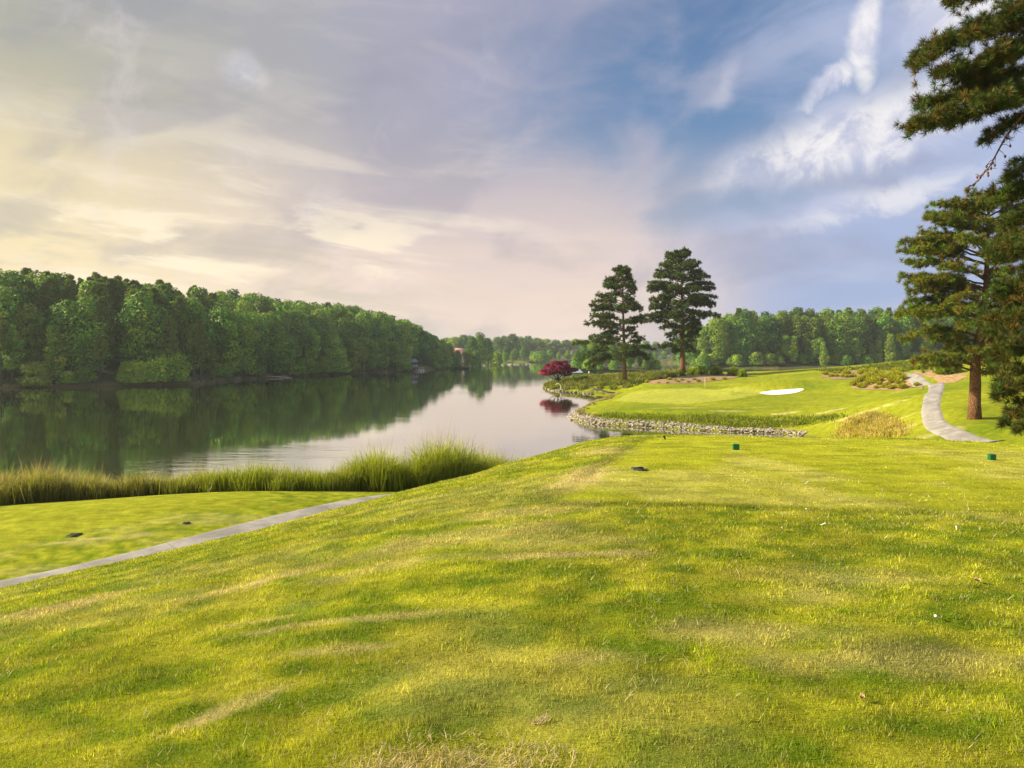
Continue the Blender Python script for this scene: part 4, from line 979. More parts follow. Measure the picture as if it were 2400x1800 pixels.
def put(kind, x, y, h, zone, row, var=None, label=None, sxy=1.0, z=None):
    lst = KINDS[kind]; i = var if var is not None else int(rng.integers(0, len(lst))); src = lst[i]
    if (kind, i) in USED: o = copy_tree(src)
    else: o = src; USED.add((kind, i))
    hs_ = {'oak': (23, 22, 24), 'slim': (21, 22), 'shrub': (6, 8.5, 5), 'pine': (27, 25, 28)}[kind][i]
    s = h / hs_; zz = max(gz(x, y), 0.1) if z is None else z
    o.location = (x, y, zz); o.rotation_euler = (0, 0, rng.uniform(0, 6.28)); o.scale = (s * sxy, s * sxy, s)
    px = CX + F * x / y
    if label is None:
        if zone == 'left':
            where = 'by the frame edge' if px < 110 else 'facing the tall grass' if px < 250 else 'in mid bank' if px < 345 else 'close to the boathouse'
        elif zone == 'right':
            where = 'beside the dark pine' if px < 770 else 'above the bunker' if px < 830 else 'above the mulch bed' if px < 930 else 'behind the single pine'
        else: where = ''
        label = ' '.join(f"{KW[kind][1]} {ROWW[row]} {ZONE[zone]} {where}".split())
    tag(o, label, KW[kind][0], f"trees and bushes {ZONE[zone]}")
    return o

SKY = np.array([(-200, 262), (-60, 266), (0, 268), (40, 267), (60, 271), (116, 277), (185, 287), (250, 292), (300, 301), (352, 307), (393, 316), (412, 324), (432, 334), (445, 342), (470, 346)], float)
def along(poly, step, jit=.3):
    p = np.array(poly, float); d = np.r_[0, np.cumsum(np.linalg.norm(np.diff(p, axis=0), axis=1))]
    s = np.arange(0, d[-1], step); s = s + rng.uniform(-jit, jit, len(s)) * step
    return np.interp(s, d, p[:, 0]), np.interp(s, d, p[:, 1])
front = LEFT[1:13]
LN = []
for row, (off, step) in enumerate([(1.3, 4.2), (7.5, 6.4), (18, 7.6), (32, 8.6), (48, 9.0)]):
    # shift away from the water
    xs, ys = along(front, step)
    for x, y in zip(xs, ys):
        g = np.array([sdf(np.array([x + dx]), np.array([y + dy]), LEFT)[0] for dx, dy in ((3, 0), (-3, 0), (0, 3), (0, -3))])
        nx_, ny_ = g[0] - g[1], g[2] - g[3]; l = math.hypot(nx_, ny_) + 1e-6
        x2 = x + nx_ / l * (off + rng.uniform(-1.5, 1.5)); y2 = y + ny_ / l * (off + rng.uniform(-1.0, 1.5))
        s_ = sdf(np.array([x2]), np.array([y2]), LEFT)[0]
        if s_ < .2: continue
        px = CX + F * x2 / y2
        if px < -200 or px > 452 or y2 > 560: continue
        if 408 < px < 430 and row < 2 and y2 > 366: continue
        gnd = gz(x2, y2); top = EYE + (HZ - np.interp(px, SKY[:, 0], SKY[:, 1])) / F * y2
        full = top - gnd
        LN.append((row, x2, y2, px, full))
for row, x, y, px, full in LN:
    if row > 0 and rng.uniform() < .5: put('shrub', x + rng.uniform(-3, 3), y + rng.uniform(-1, 2), rng.uniform(5, 10), 'left', min(row, 3))
    pine_zone = px < 215
    rnd = rng.uniform()
    if row == 0:
        if rnd < .5: put('shrub', x, y, rng.uniform(3, 6.5), 'left', 0, sxy=1.1)
        elif pine_zone: put('slim' if rnd < .75 else 'pine', x, y, min(full * .8, rng.uniform(11, 20)), 'left', 0)
        else: put('oak' if rnd < .7 else 'slim', x, y, min(full * .86, rng.uniform(13, 19)), 'left', 0, sxy=1.05)
    else:
        h = min(full * rng.uniform(.88, 1.03), [0, 22, 25, 26, 26][row] * rng.uniform(.9, 1.1)) if full > 5 else rng.uniform(6, 9)
        kd = ('pine' if rnd < .52 else 'oak' if rnd < .8 else 'slim') if pine_zone else ('oak' if rnd < .72 else 'slim' if rnd < .9 else 'pine')
        put(kd, x, y, max(h, 6), 'left', min(row, 3))
# cove beyond the boathouse
for (px, Y, top, kd, v) in [(424, 420, 331, 'oak', 2), (433, 432, 336, 'oak', 0), (441, 440, 341, 'oak', 2), (416, 430, 325, 'oak', 1), (452, 455, 354, 'shrub', 0), (458, 462, 350, 'oak', 0), (467, 466, 349, 'oak', 1), (447, 450, 350, 'shrub', 1),
                            (472, 500, 337, 'oak', 2), (480, 510, 333, 'oak', 0), (488, 520, 339, 'oak', 2), (495, 560, 352, 'shrub', 2), (476, 495, 350, 'shrub', 1), (405, 400, 320, 'oak', 2), (413, 397, 333, 'slim', 1)]:
    x = (px - CX) / F * Y; g = max(gz(x, Y), .2); put(kd, x, Y, EYE + (HZ - top) / F * Y - g, 'cove', 0 if kd == 'shrub' else 1, v)
# far shore
for (px, Y, top) in [(500, 690, 349), (507, 705, 345), (516, 715, 348), (524, 722, 346), (533, 728, 351), (541, 735, 350), (550, 740, 349), (559, 745, 352), (568, 748, 350), (578, 750, 349), (505, 660, 355), (513, 670, 354)]:
    x = (px - CX) / F * Y; put('oak', x, Y, max(6, EYE + (HZ - top) / F * Y - gz(x, Y)), 'far', 1, sxy=1.25)
for (px, Y, top) in [(463, 760, 335), (470, 800, 336), (478, 820, 338), (497, 800, 337), (505, 820, 336), (512, 810, 334), (520, 840, 337), (528, 850, 336), (537, 845, 338), (546, 860, 339), (556, 860, 340), (566, 870, 340), (576, 870, 339), (586, 880, 340), (596, 890, 341), (606, 880, 341),
                     (616, 890, 340), (626, 880, 342), (636, 890, 341), (646, 880, 341), (656, 885, 342), (666, 880, 341), (676, 880, 340), (686, 880, 340), (487, 840, 338), (455, 760, 337), (447, 770, 338)]:
    x = (px - CX) / F * Y; put('oak', x, Y, EYE + (HZ - top) / F * Y - gz(x, Y), 'far', 3, sxy=1.5)
put('shrub', (540 - CX) / F * 705, 705, 9.5, 'far', 0, 0, 'rounded bright green willow alone on the far lawn', 1.5, z=.4)
for (px, Y, top) in [(655, 765, 352), (664, 765, 351), (674, 660, 355), (682, 650, 353), (646, 770, 352), (636, 770, 352), (690, 620, 352)]:
    x = (px - CX) / F * Y; put('oak', x, Y, max(6, EYE + (HZ - top) / F * Y - .5), 'far', 0, sxy=1.3, z=.3)
# low point behind the two pines
for (px, Y, top, kd, v) in [(577, 386, 352, 'shrub', 1), (584, 388, 346, 'oak', 2), (593, 392, 341, 'oak', 0), (602, 390, 343, 'oak', 2), (611, 388, 345, 'oak', 1), (621, 388, 345, 'oak', 0), (631, 386, 347, 'oak', 2), (641, 388, 349, 'oak', 1), (650, 390, 353, 'oak', 0),
                            (655, 392, 359, 'shrub', 0), (645, 383, 360, 'shrub', 1), (589, 382, 359, 'shrub', 0), (600, 379, 360, 'shrub', 1), (614, 378, 361, 'shrub', 0), (628, 379, 360, 'shrub', 1)]:
    x = (px - CX) / F * Y; put(kd, x, Y, EYE + (HZ - top) / F * Y - .8, 'isle', 0 if kd == 'shrub' else 1, v)
# wood across the inlet
SKR = np.array([(660, 335), (690, 325), (715, 318), (740, 310), (757, 309), (775, 312), (800, 307), (830, 306), (850, 303), (880, 303), (900, 302), (930, 304), (1000, 300), (1100, 300)], float)
for row, (dy, step) in enumerate([(3, 5.0), (8, 5.6), (16, 6.5), (28, 7.5), (42, 8)]):
    for px in np.arange(686, 1075, step * F / 455):
        pxx = px + rng.uniform(-3, 3); Y = 446 + dy + rng.uniform(-2, 2) + (6 if pxx < 700 else 0); x = (pxx - CX) / F * Y
        if sdf(np.array([x]), np.array([Y]), LEFT)[0] < .8: continue
        full = EYE + (HZ - np.interp(pxx, SKR[:, 0], SKR[:, 1])) / F * Y - gz(x, Y); u_ = rng.uniform()
        if row == 0: put('shrub' if u_ < .65 else 'slim', x, Y, rng.uniform(4, 8) if u_ < .65 else rng.uniform(11, 17), 'right', 0)
        else:
            if row > 1 or u_ > .6: put('shrub', x + 2, Y + 2, rng.uniform(6, 11), 'right', min(row, 3))
            kd = 'pine' if u_ < (.35 if pxx < 780 else .62) else ('oak' if u_ < .85 else 'slim')
            put(kd, x, Y, max(8, min(full * rng.uniform(.86, 1.03), 27 * rng.uniform(.9, 1.1))), 'right', min(row, 3))
put('slim', (824 - CX) / F * 441, 441, 15, 'right', 0, 0, 'bright pale green young tree standing at the inlet edge above the bunker', .95)
put('slim', (892 - CX) / F * 443, 445, 19, 'right', 0, 0, 'vivid green young tree against dark pines left of the single pine', .9)
for kd, lst in KINDS.items():
    for i, o in enumerate(lst):
        if (kd, i) not in USED:
            for ch in list(o.children): bpy.data.objects.remove(ch)
            bpy.data.objects.remove(o)

# ------------------------------------------------------------------ shrubs and tufts in the beds
def shrub_mesh(seed, nb, g0, g1, up=.5):
    r_ = np.random.default_rng(seed); mb = MB(); n = nb
    d = r_.normal(0, 1, (n, 3)); d[:, 2] = np.abs(d[:, 2]) + up; d /= np.linalg.norm(d, axis=1)[:, None]
    L = r_.uniform(.75, 1.08, n)[:, None]; s = np.cross(d, r_.normal(0, 1, (n, 3))); s /= np.linalg.norm(s, axis=1)[:, None]
    b = d * .18 * np.array([1, 1, 0]); w = .055
    V = np.stack([b - s * w, b + s * w, d * L * .65 + s * w, d * L + np.array([0, 0, -.10]) * (1 - d[:, 2:3]), d * L * .65 - s * w], 1)
    o = np.arange(n)[:, None] * 5; lum = np.exp(r_.normal(0, .25, n))[:, None]
    c0 = np.array(g0) * lum; c1 = np.array(g1) * lum
    mb.add(V.reshape(-1, 3), tris=o + np.array([[4, 2, 3]]), quads=o + np.array([[0, 1, 2, 4]]), col=np.stack([c0, c0, c1, c1, c1], 1).reshape(-1, 3))
    return mb
def on_bed(zx, zy): return 1200 + zx / 3.318, 560 + zy / 3.318      # enlarged-picture point to picture point
first = None
SHR = [(1328, 1068, .62, 'small round clipped shrub at the foot of the dense dark pine'), (1402, 1056, .95, 'round green shrub joined to the widest shrub on its right'), (1470, 1056, 1.25, 'widest round shrub of the row on the mulch bed'),
       (1590, 1058, 1.2, 'round green shrub standing by itself above the yellow flag'), (1720, 1066, 1.0, 'upright round shrub beside the narrow grass clump'), (1790, 1072, .85, 'narrow upright clump ending the shrub row on the right')]
for i, (zx, zy, s, lab) in enumerate(SHR):
    s *= 1.35
    sx, sy = on_bed(zx, zy); q_ = ray(sx / 2.34375, sy / 2.34375, y0=60)
    if first is None: o = first = shrub_mesh(1, 1500, (0.09, 0.13, 0.006), (0.27, 0.36, 0.014), .05).build('round_shrub', M_blade)
    else: o = first.copy(); COL.objects.link(o)
    o.location = (q_[0], q_[1], q_[2]); sc = s * q_[1] / 185 * 1.15; o.scale = (sc, sc, sc * (1.25 if i < 4 else 1.6)); o.rotation_euler = (0, 0, i * 1.3)
    tag(o, lab, 'shrub', 'shrubs on the mulch bed behind the green')
t1 = shrub_mesh(4, 240, (0.11, 0.13, 0.010), (0.40, 0.40, 0.03), .5).build('grass_tuft', M_blade); tuse = False
def tuft(x, y, s, lab, grp):
    global tuse
    if tuse: o = t1.copy(); COL.objects.link(o)
    else: o = t1; tuse = True
    o.location = (x, y, gz(x, y)); o.scale = (s, s, s * .95); o.rotation_euler = (0, 0, rng.uniform(0, 6.28)); tag(o, lab, 'grass tuft', grp)
for (zx, zy) in [(1050, 1118), (1140, 1124), (1210, 1124), (1290, 1116), (1372, 1118), (1450, 1112), (1562, 1100), (1655, 1094), (1322, 1102), (1272, 1104), (1420, 1098), (1225, 1098)]:
    sx, sy = on_bed(zx, zy); q_ = ray(sx / 2.34375, sy / 2.34375, y0=60)
    tuft(q_[0], q_[1], rng.uniform(.5, .85), 'small dark grass tuft planted on the mulch bed behind the flag', 'tufts on the mulch bed behind the green')
def on_b2(zx, zy): return (1780 + zx / 5.821) / 2.34375, (800 + zy / 5.821) / 2.34375
for (zx, zy, s) in [(905, 460, 1.1), (980, 485, .95), (1058, 485, .9), (1140, 490, .9), (1195, 498, 1.0), (1030, 440, .8), (1080, 440, .8), (1290, 605, 1.15), (1385, 635, 1.1), (1420, 640, .7), (1595, 645, .7), (1690, 635, .8), (1800, 652, .9), (1860, 640, .8), (1950, 645, 1.15),
                    (2150, 610, .8), (1640, 595, .8), (1740, 600, .7), (1480, 600, 1.1), (1560, 570, 1.1), (1320, 555, 1.0)]:
    q_ = ray(*on_b2(zx, zy), y0=60); tuft(q_[0], q_[1], s * .95, 'olive grass tuft along the bare front edge of the tan mulch bed', 'tufts on the mulch bed by the path')
for k in range(46):
    q_ = ray(*on_b2(rng.uniform(1180, 2080), rng.uniform(400, 580)), y0=60)
    if sdf(np.array([q_[0]]), np.array([q_[1]]), MUL2)[0] > .2: tuft(q_[0], q_[1], rng.uniform(.9, 1.5), 'larger olive grass tuft crowding the back of the tan mulch bed', 'tufts on the mulch bed by the path')
q_ = rayd(2048, 806, y0=60); o = first.copy(); COL.objects.link(o); o.location = q_; o.scale = (2.3, 1.9, 1.9); tag(o, 'wide green bush on the bare bank left of the single pine', 'shrub')
q_ = rayd(1985, 798, y0=60); o = first.copy(); COL.objects.link(o); o.location = q_; o.scale = (.9, .9, 1.2); tag(o, 'small dark bush at the top end of the winding path', 'shrub')

# ------------------------------------------------------------------ stones
def stone(seed):
    import bmesh
    bm = bmesh.new(); bmesh.ops.create_icosphere(bm, subdivisions=2, radius=1.0)
    r_ = np.random.default_rng(seed); pl_ = r_.normal(0, 1, (13, 3)); pl_ /= np.linalg.norm(pl_, axis=1)[:, None]; dd = r_.uniform(.45, .8, 13)
    sc = r_.uniform(.65, 1.2, 3)
    for v in bm.verts:
        p = np.array(v.co)
        for n_, d_ in zip(pl_, dd):
            t = p @ n_
            if t > d_: p = p - n_ * (t - d_)
        p = p * sc + r_.normal(0, .02, 3); v.co = p
    me = bpy.data.meshes.new('riprap_stone'); bm.to_mesh(me); bm.free(); return me
def mat_stone():
    m, B, pb = mat_new('riprap_rock')
    oi = B.n('ShaderNodeObjectInfo'); tc = B.n('ShaderNodeTexCoord'); nz = B.noise(tc.outputs['Object'], 2.2, 8, .65)
    c = B.mix(oi.outputs['Random'], (0.10, 0.085, 0.07), (0.42, 0.37, 0.32)); c = B.mix(B.ss(nz, .55, .35), c, (0.20, 0.16, 0.12))
    B.put(pb.inputs['Base Color'], c); pb.inputs['Roughness'].default_value = .9; return m
M_stone = mat_stone(); SM_ = [stone(k) for k in range(9)]; SD_ = [stone(k + 40) for k in range(5)]; M_rockd = mat_plain('shore_rock', (0.20, 0.16, 0.12), .9, .5, 1.5, .3)
for me in SM_: me.materials.append(M_stone)
for me in SD_: me.materials.append(M_rockd)
rip = np.array(SHORE[14:22], float)
rip = rip[np.argsort(-np.arange(len(rip)))]
L_ = np.r_[0, np.cumsum(np.linalg.norm(np.diff(rip, axis=0), axis=1))]
def rip_pt(s, d):
    x, y = np.interp(s, L_, rip[:, 0]), np.interp(s, L_, rip[:, 1]); i = min(len(rip) - 2, max(0, int(np.searchsorted(L_, s)) - 1)); t = rip[i + 1] - rip[i]; n_ = np.array([-t[1], t[0]]); n_ /= np.linalg.norm(n_)
    if sdf(np.array([x + n_[0]]), np.array([y + n_[1]]), SHORE)[0] < 0: n_ = -n_
    return x + n_[0] * d, y + n_[1] * d
mbs = MB(); cnt = 0
for k in range(1900):
    s = rng.uniform(0, L_[-1]); wide = np.interp(s, [0, 6, L_[-1] * .75, L_[-1]], [1.2, 2.3, 2.1, 1.0]); d = rng.uniform(-.25, wide)
    x, y = rip_pt(s, d); z = max(gz(x, y), -.05); big = rng.uniform() < .17 and cnt < 296
    r_ = rng.uniform(.17, .32) if big else rng.uniform(.09, .18)
    if big:
        o = bpy.data.objects.new('riprap_stone', SM_[int(rng.integers(0, 9))]); COL.objects.link(o); cnt += 1
        o.location = (x, y, z + r_ * .15); o.scale = (r_ * 1.15, r_ * 1.1, r_ * .7); o.rotation_euler = (rng.normal(0, .3), rng.normal(0, .3), rng.uniform(0, 6.28))
        tag(o, 'pale riprap stone in the bank of broken rock below the green', 'stone', 'riprap stones below the green')
    else:
        me = SM_[int(rng.integers(0, 9))]; v = np.array([tuple(q.co) for q in me.vertices]); R = np.array(Matrix.Rotation(rng.uniform(0, 6.28), 3, Vector(unit(1)[0])))
        mbs.add(v @ R.T * r_ * [1.1, 1.1, .75] + [x, y, z + r_ * .15], tris=[tuple(p.vertices) for p in me.polygons])
tag(mbs.build('stone_rubble', M_stone), 'small broken stones filling the gaps of the riprap bank', 'rubble', kind='stuff')
for i, (px, py, r_) in enumerate([(543.5, 387.6, .8), (546, 388.5, .6), (549, 389.4, .75), (553, 389.9, .5), (557, 390.6, .8), (560, 391, .9), (563.5, 391.2, .7), (567, 392, .6), (571, 391.8, .7), (575, 392.3, .8), (579, 392.6, .6), (584, 393, .8), (588, 393.2, .6), (592, 393.6, .7)]):
    Y = EYE * F / (py - HZ + .6); x = (px - CX) / F * Y
    o = bpy.data.objects.new('shore_rock', SD_[i % 5]); COL.objects.link(o); r_ *= .72; o.location = (x, Y, .12); o.scale = (r_ * 1.3, r_, r_ * .8); o.rotation_euler = (0, .2, i)
    tag(o, 'dark leftmost rock at the very tip of the point' if i == 0 else 'low grey rock at the waterline under the native grass', 'rock', None if i == 0 else 'rocks at the waterline of the point')

# ------------------------------------------------------------------ driftwood, fallen tree
def dead(name, lines, mat, label, cat):
    mb = MB()
    for pts, r in lines: mb.tube(pts, r, 6)
    o = mb.build(name, mat, smooth=True); return tag(o, label, cat)
b0 = np.array(P(608, 392.3, 172)); b1 = np.array(P(589, 387.0, 174)); ln = [([b0 + [1.6, 0, -.2], b0, (b0 + b1) / 2 + [0, 0, .15], b1], [.26, .24, .2, .1])]
r_ = np.random.default_rng(3)
for k in range(34):
    f = r_.uniform(.3, 1); c = b0 + (b1 - b0) * f; d = np.array([r_.uniform(-1.2, .3), r_.uniform(-.8, .8), r_.uniform(-1.0, .35)]) * r_.uniform(.5, 1.5)
    e_ = c + d; e_[2] = max(e_[2], .02); ln.append(([c, c + d * .5 + [0, 0, .1], e_], [.06, .04, .015]))
dead('fallen_tree', ln, M_dead, 'dead grey fallen tree trailing bare branches in the inlet', 'fallen tree')
c = np.array(P(558, 389.0, 188)); th = np.linspace(-.9, 2.4, 12)
dead('driftwood', [(np.stack([c[0] + .9 * np.cos(th) * .8, c[1] + .2 * th, .75 + 1.05 * np.sin(th)], 1), np.linspace(.10, .07, 12)), ([c + [-2.2, 0, -.6], c + [-.6, .1, -.2], c + [.4, .1, -.1]], [.12, .09, .06])], M_pale, 'bleached driftwood branch curving in a hoop above the rocks', 'driftwood')
c = np.array(P(543, 383, 206)); dead('bare_branch', [([c + [1.6, 0, -.8], c + [.7, 0, .0], c + [-.2, 0, .1], c + [-1.0, 0, -.4]], [.05, .045, .035, .02])], M_dead, 'thin bare branch arching out from the tip of the point', 'branch')
c = rayd(405, 822, y0=100); pp = np.array([(-50.5 * 1.5, 283, .2), (-80, 284, .5), (-83.5, 283, .3), (-86, 285, .9)])
xb, yb = -88.5, 283.0
dead('bleached_log', [([(xb - 2, yb, .5), (xb + 2, yb - 1, .45), (xb + 5, yb - 1.5, .25), (xb + 8, yb - 1.2, .12)], [.22, .18, .12, .06]), ([(xb + 3, yb - 1, .4), (xb + 5, yb - 2, .8), (xb + 7, yb - 2.4, .5)], [.09, .06, .03])], M_pale, 'pale bleached log lying in the water at the foot of the left wood', 'log')

# ------------------------------------------------------------------ flag, markers, small things on the turf
M_green = mat_plain('marker_green', (0.004, 0.115, 0.035), .45, .06, 20, 0, .4); M_black = mat_plain('black_rubber', (0.006, 0.006, 0.010), .5, .1, 10)
M_lid = mat_plain('lid_plastic', (0.012, 0.016, 0.010), .7, .3, 20); M_rim = mat_plain('box_rim', (0.06, 0.065, 0.05), .7, .2, 20)
M_white = mat_plain('white_paint', (0.78, 0.78, 0.75), .5, .04, 5); M_yel = mat_plain('flag_cloth', (0.75, 0.50, 0.03), .8, .06, 3)
q_ = ray(705, 388.9, y0=80); fl = empty('golf_flag', (q_[0], q_[1], gz(q_[0], q_[1]))); tag(fl, 'yellow flag on a thin flagstick standing in the green', 'flag')
mb = MB(); mb.tube([(0, 0, -.1), (0, 0, 1.1), (0, 0, 2.2)], .028, 8); mb.build('flagstick', M_white, fl, True)
mb = MB(); n = 8
for side in (0, 1):
    v = [(.03 + .0 * j + .40 * i / n * (1 - .25 * j), .06 * math.sin(i * 1.1 + j) + .004 * side, 2.18 - .75 * j - .26 * i / n) for j in (0, 1) for i in range(n + 1)]
    mb.add(v, quads=[(i, i + 1, n + 2 + i, n + 1 + i) for i in range(n)])
mb.build('flag_cloth', M_yel, fl, True)
def marker(dx, dy, lab):
    q = rayd(dx, dy + 5.5, y0=6); s = 12.6 / 2.16 / F * q[1]
    e = empty('tee_marker', (q[0], q[1], gz(q[0], q[1])), -.06); tag(e, lab, 'tee marker', 'green tee markers')
    import bmesh
    bm = bmesh.new(); bmesh.ops.create_cube(bm, size=1.0); bmesh.ops.scale(bm, vec=(s, s, s), verts=bm.verts); bmesh.ops.translate(bm, vec=(0, 0, s * .5), verts=bm.verts); bmesh.ops.bevel(bm, geom=bm.edges[:], offset=s * .05, segments=2, affect='EDGES')
    me = bpy.data.meshes.new('block'); bm.to_mesh(me); bm.free(); me.materials.append(M_green); o = bpy.data.objects.new('block', me); COL.objects.link(o); o.parent = e
    mb = MB(); mb.tube([(0, 0, -.08), (0, 0, .004)], .008, 8); mb.build('spike', M_lid, e)
marker(1589.5, 966, 'square green tee marker nearer the black stub on the tee'); marker(2142.5, 988, 'square green tee marker standing alone near the right edge')
q = rayd(1436, 949, y0=6); e = empty('sprinkler_head', q); tag(e, 'tiny black leaning stub at the front corner of the tee', 'sprinkler')
mb = MB(); mb.tube([(.012, 0, -.03), (.004, 0, .02), (-.012, 0, .05)], .016, 10); mb.build('stem', M_black, e, True)
mb = MB(); mb.tube([(-.010, 0, .046), (-.018, 0, .060), (-.026, 0, .072)], [.024, .026, .016], 10); mb.build('cap', M_black, e, True)
def valve(dx, dy, w, dpt, lab, y0):
    q = rayd(dx, dy, y0=y0); a = (gz(q[0] + .8, q[1]) - gz(q[0] - .8, q[1])) * .375; b = (gz(q[0], q[1] + .8) - gz(q[0], q[1] - .8)) * .375
    e = empty('valve_box', (q[0], q[1], gz(q[0], q[1]) + (.004 if y0 < 10 else .016))); e.rotation_euler = (math.atan(b / .6), -math.atan(a / .6), 0)
    tag(e, lab, 'valve box', 'dark box lids sunk in the turf')
    mb = MB(); t = w * .045
    mb.box((0, -dpt / 2, 0), (w, t, .04)); mb.box((0, dpt / 2, 0), (w, t, .04)); mb.box((-w / 2 + t / 2, 0, 0), (t, dpt - t - .002, .038)); mb.box((w / 2 - t / 2, 0, 0), (t, dpt - t - .002, .038)); mb.build('rim', M_rim, e)
    mb = MB(); mb.box((0, 0, -.002), (w - 2 * t - .002, dpt - t - .004, .02)); mb.build('lid', M_lid, e)
valve(1380, 1015, .17, .28, 'dark rectangular box lid sunk in the upper tee turf', 6); valve(160, 1157, .32, .40, 'dark box lid at the edge of the lower tee', 12); valve(402, 1131, .20, .22, 'dark box lid between the lower tee and the path', 12)
M_dl = mat_plain('dead_leaf', (0.34, 0.23, 0.13), .8, .3, 30)
def leaf(dx, dy, s, lab):
    q = rayd(dx, dy, y0=1.5); mb = MB(); r_ = np.random.default_rng(int(dx)); n = 9; s *= .45
    th = np.linspace(0, 2 * math.pi, n, endpoint=False); rad = s * (.55 + .45 * np.abs(np.cos(th * 2.5))) ; v = np.stack([rad * np.cos(th), rad * np.sin(th) * .6, .012 * np.sin(th * 3) + .02 + r_.uniform(0, .01, n)], 1)
    v = np.vstack([v, [(0, 0, .010)]]); mb.add(v, tris=[(k, (k + 1) % n, n) for k in range(n)]); v2 = v.copy(); v2[:, 2] -= .003; mb.add(v2, tris=[((k + 1) % n, k, n) for k in range(n)])
    o = mb.build('fallen_leaf', M_dl); o.location = (q[0], q[1], gz(q[0], q[1]) + .012); o.rotation_euler = (.2, .1, r_.uniform(0, 6)); tag(o, lab, 'leaf', 'dead leaves lying on the turf')
leaf(1690, 1149, .055, 'brown curled leaf lying where the tee meets the rough'); leaf(2112, 1261, .06, 'pale brown leaf on the turf at far right'); leaf(1600, 1208, .04, 'small tan leaf on the rough right of centre'); leaf(1863, 1660 - 143, .035, 'tiny brown leaf among bleached clippings lower right'); leaf(1650, 1145, .03, 'small grey leaf left of the brown curled leaf')
def tee_bit(dx, dy, lab):
    q = rayd(dx, dy, y0=1.5); mb = MB(); mb.tube([(-.022, 0, .0), (.015, 0, .004), (.024, 0, .005), (.028, 0, .006)], [.0035, .004, .006, .0085], 8)
    o = mb.build('golf_tee', M_white, None, True); o.location = (q[0], q[1], gz(q[0], q[1]) + .022); o.rotation_euler = (0, -.3, dx * .7); tag(o, lab, 'golf tee', 'broken white tees on the turf')
for a, b, l in [(2066, 1177 - 30, 'white tee scrap between the leaves and the right marker'), (1746, 1106, 'white tee scrap on the middle of the tee'), (1777, 1138, 'white tee scrap near the lower rim of the tee'), (2025, 1462 - 121, 'white tee scrap on the dry rough at right'), (1742, 1047, 'white tee scrap behind the left green marker')]: tee_bit(a, b, l)

# ------------------------------------------------------------------ canopy, boathouse, docks, house
M_roofw = mat_plain('roof_slates', (0.20, 0.20, 0.24), .8, .2, 2, .2); M_brown = mat_plain('brown_boards', (0.10, 0.045, 0.045), .8, .3, 3, .2); M_rail = mat_plain('grey_boards', (0.30, 0.28, 0.33), .8, .2, 3, .1)
M_dark = mat_plain('dark_timber', (0.025, 0.022, 0.022), .8, .3, 3); M_pink = mat_plain('pink_tiles', (0.62, 0.33, 0.28), .8, .12, 1.5); M_cream = mat_plain('cream_render', (0.70, 0.58, 0.42), .8, .08, 1.0)
def stripes(name, n_axis, a, b, per):
    m, B, pb = mat_new(name); tc = B.n('ShaderNodeTexCoord'); sp = B.n('ShaderNodeSeparateXYZ'); B.put(sp.inputs[0], tc.outputs['Object'])
    B.put(pb.inputs['Base Color'], B.mix(B.m('GREATER_THAN', B.m('FRACT', B.m('MULTIPLY', sp.outputs[n_axis], 1 / per)), .5), a, b)); pb.inputs['Roughness'].default_value = .7; return m
M_str = stripes('canopy_stripes', 1, (0.06, 0.10, 0.12), (0.72, 0.78, 0.78), .42); M_strx = stripes('canopy_stripes_faint', 0, (0.50, 0.60, 0.62), (0.74, 0.80, 0.80), .5)
cc = P(573.5, 372.6, 243); e = empty('boat_canopy', (cc[0], cc[1], 0.0), math.radians(24)); tag(e, 'white canopy with dark green stripes on posts behind the maple', 'canopy')
hw, hd, ze, zt = 2.5, 1.9, 3.0, 4.4
mb = MB(); mb.add([(-hw, -hd, ze), (-hw, hd, ze), (-hw + 1.5, 0, zt), (-hw, -hd, ze - .04), (-hw, hd, ze - .04), (-hw + 1.5, 0, zt - .04)], tris=[(0, 2, 1), (3, 4, 5)]); mb.build('striped_gable', M_str, e)
mb = MB(); mb.add([(hw, -hd, ze), (hw, hd, ze), (hw - .7, 0, zt)], tris=[(0, 1, 2)]); mb.add([(-hw, -hd, ze), (hw, -hd, ze), (hw - .7, 0, zt), (-hw + 1.5, 0, zt)], quads=[(0, 1, 2, 3)]); mb.add([(-hw, hd, ze), (hw, hd, ze), (hw - .7, 0, zt), (-hw + 1.5, 0, zt)], quads=[(1, 0, 3, 2)]); mb.build('canopy_top', M_strx, e)
mb = MB(); mb.box((0, -hd, ze - .17), (2 * hw, .03, .32)); mb.box((0, hd, ze - .17), (2 * hw, .03, .32)); mb.box((-hw, 0, ze - .17), (.03, 2 * hd - .04, .32)); mb.box((hw, 0, ze - .17), (.03, 2 * hd - .04, .32)); mb.build('valance', M_str, e)
for sx in (-1, 1):
    for sy in (-1, 1): mb = MB(); mb.tube([(sx * (hw - .12), sy * (hd - .12), -1.2), (sx * (hw - .12), sy * (hd - .12), ze - .05)], .07, 8); mb.build('post', M_dark, e)
mb = MB(); mb.box((0, 0, .55), (2 * hw, 2 * hd, .16)); mb.build('deck', M_dark, e)
c = P(589, 371.8, 236); mb = MB(); mb.box((c[0], c[1], 1.5), (.10, .10, 3.4)); mb.box((c[0], c[1] - .07, 3.3), (.42, .05, .5)); tag(mb.build('white_post', M_white), 'white post with a small board right of the striped canopy', 'post')

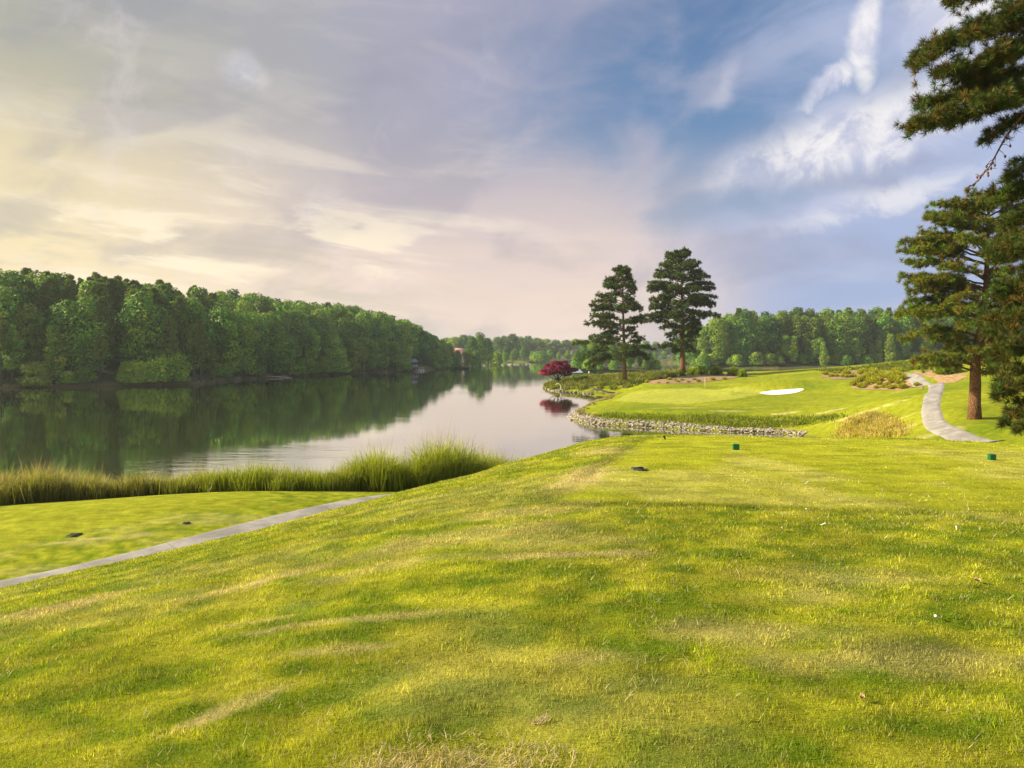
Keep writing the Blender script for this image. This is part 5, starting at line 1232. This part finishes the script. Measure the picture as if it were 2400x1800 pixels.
cc = P(414.6, 371, 379); e = empty('boathouse', (cc[0], cc[1], 0), math.radians(14)); tag(e, 'two storey boathouse with grey roof and balcony under the trees', 'boathouse')
mb = MB(); mb.box((-1.4, .6, 3.3), (4.2, 3.2, 2.6)); mb.box((-1.2, .5, .9), (3.4, 2.6, 2.2)); mb.build('wall', M_brown, e)
mb = MB(); hx0, hx1, hy = -4.0, 1.3, 2.5
for dz in (0, -.12): mb.add([(hx0, -hy + .5, 4.55 + dz), (hx1, -hy + .5, 4.55 + dz), (hx1 - .3, .6, 6.1 + dz), (hx0 + .3, .6, 6.1 + dz), (hx0, hy + .7, 4.55 + dz), (hx1, hy + .7, 4.55 + dz)], quads=[(0, 1, 2, 3), (3, 2, 5, 4)], tris=[(0, 3, 4), (1, 5, 2)])
mb.build('roof', M_roofw, e)
mb = MB(); mb.box((-.9, -1.7, 2.15), (4.4, 1.3, .16)); bo = mb.build('balcony', M_rail, e)
mb = MB(); mb.box((-.9, -2.32, 3.15), (4.4, .06, .12)); mb.box((-.9, -2.31, 2.72), (4.4, .05, .62)); mb.build('railing', M_rail, bo)
for x in (-2.9, -.9, 1.1): mb = MB(); mb.box((x, -2.2, 1.0), (.16, .16, 2.2)); mb.build('post', M_dark, e)
mb = MB(); mb.box((-.9, -1.2, .28), (5.6, 3.6, .2)); mb.build('deck', M_rail, e)
cc = P(421, 370.6, 384); e = empty('floating_dock', (cc[0], cc[1], 0), .1); tag(e, 'low white floating dock beside the boathouse on the bare shore', 'dock')
mb = MB(); mb.box((0, 0, .55), (3.4, 2.2, .18)); mb.build('deck', M_white, e)
for x in (-1.3, 0, 1.3): mb = MB(); mb.box((x, 0, .2), (.5, 2.0, .5)); mb.build('float', M_white, e)
cc = P(460, 369.4, 432); e = empty('timber_dock', (cc[0], cc[1], 0), .05); tag(e, 'long dark timber dock and bulkhead below the rounded trees', 'dock')
mb = MB(); mb.box((0, 0, .9), (10.5, 3.0, .2)); mb.build('deck', M_dark, e); mb = MB(); mb.box((0, .3, .38), (10.2, 2.2, .82)); mb.build('bulkhead', M_dark, e)
for x in (-5, -2.5, 0, 2.5, 5): mb = MB(); mb.tube([(x, -1.4, -.8), (x, -1.4, 1.9)], .12, 8); mb.build('pile', M_dark, e)
cc = P(457.5, 361, 560); zg = gz(cc[0], cc[1]); e = empty('house', (cc[0], cc[1], zg), -.5); tag(e, 'pale house with pink tiled roof showing above the left shore trees', 'house')
zb = EYE + (HZ - 355.5) / F * 560 - zg; zt = EYE + (HZ - 348.0) / F * 560 - zg
mb = MB(); mb.box((0, 0, zb / 2 - .2), (11, 8, zb + .4)); mb.build('wall', M_cream, e)
mb = MB()
for dz in (0, -.2): mb.add([(-6, -4.6, zb + .1 + dz), (6, -4.6, zb + .1 + dz), (6, 0, zt + dz), (-6, 0, zt + dz), (-6, 4.6, zb + .1 + dz), (6, 4.6, zb + .1 + dz)], quads=[(0, 1, 2, 3), (3, 2, 5, 4)], tris=[(0, 3, 4), (1, 5, 2)])
mb.build('roof', M_pink, e)

# ------------------------------------------------------------------ haze
def build_haze():
    mb = MB(); mb.box((0, 700, 22.0), (2600, 2000, 50.0))
    m = bpy.data.materials.new('haze_air'); m.use_nodes = True; t = m.node_tree; t.nodes.clear()
    o_ = t.nodes.new('ShaderNodeOutputMaterial'); v = t.nodes.new('ShaderNodeVolumePrincipled'); v.inputs['Color'].default_value = (0.82, 0.90, 1.0, 1); v.inputs['Density'].default_value = 0.00016; v.inputs['Anisotropy'].default_value = 0.2
    m.cycles.volume_sampling = 'DISTANCE'; m.cycles.homogeneous_volume = True; t.links.new(v.outputs[0], o_.inputs['Volume']); tag(mb.build('haze', m), 'pale blue evening haze over the lake', 'haze', kind='stuff')
HAZE = True
if HAZE: build_haze()
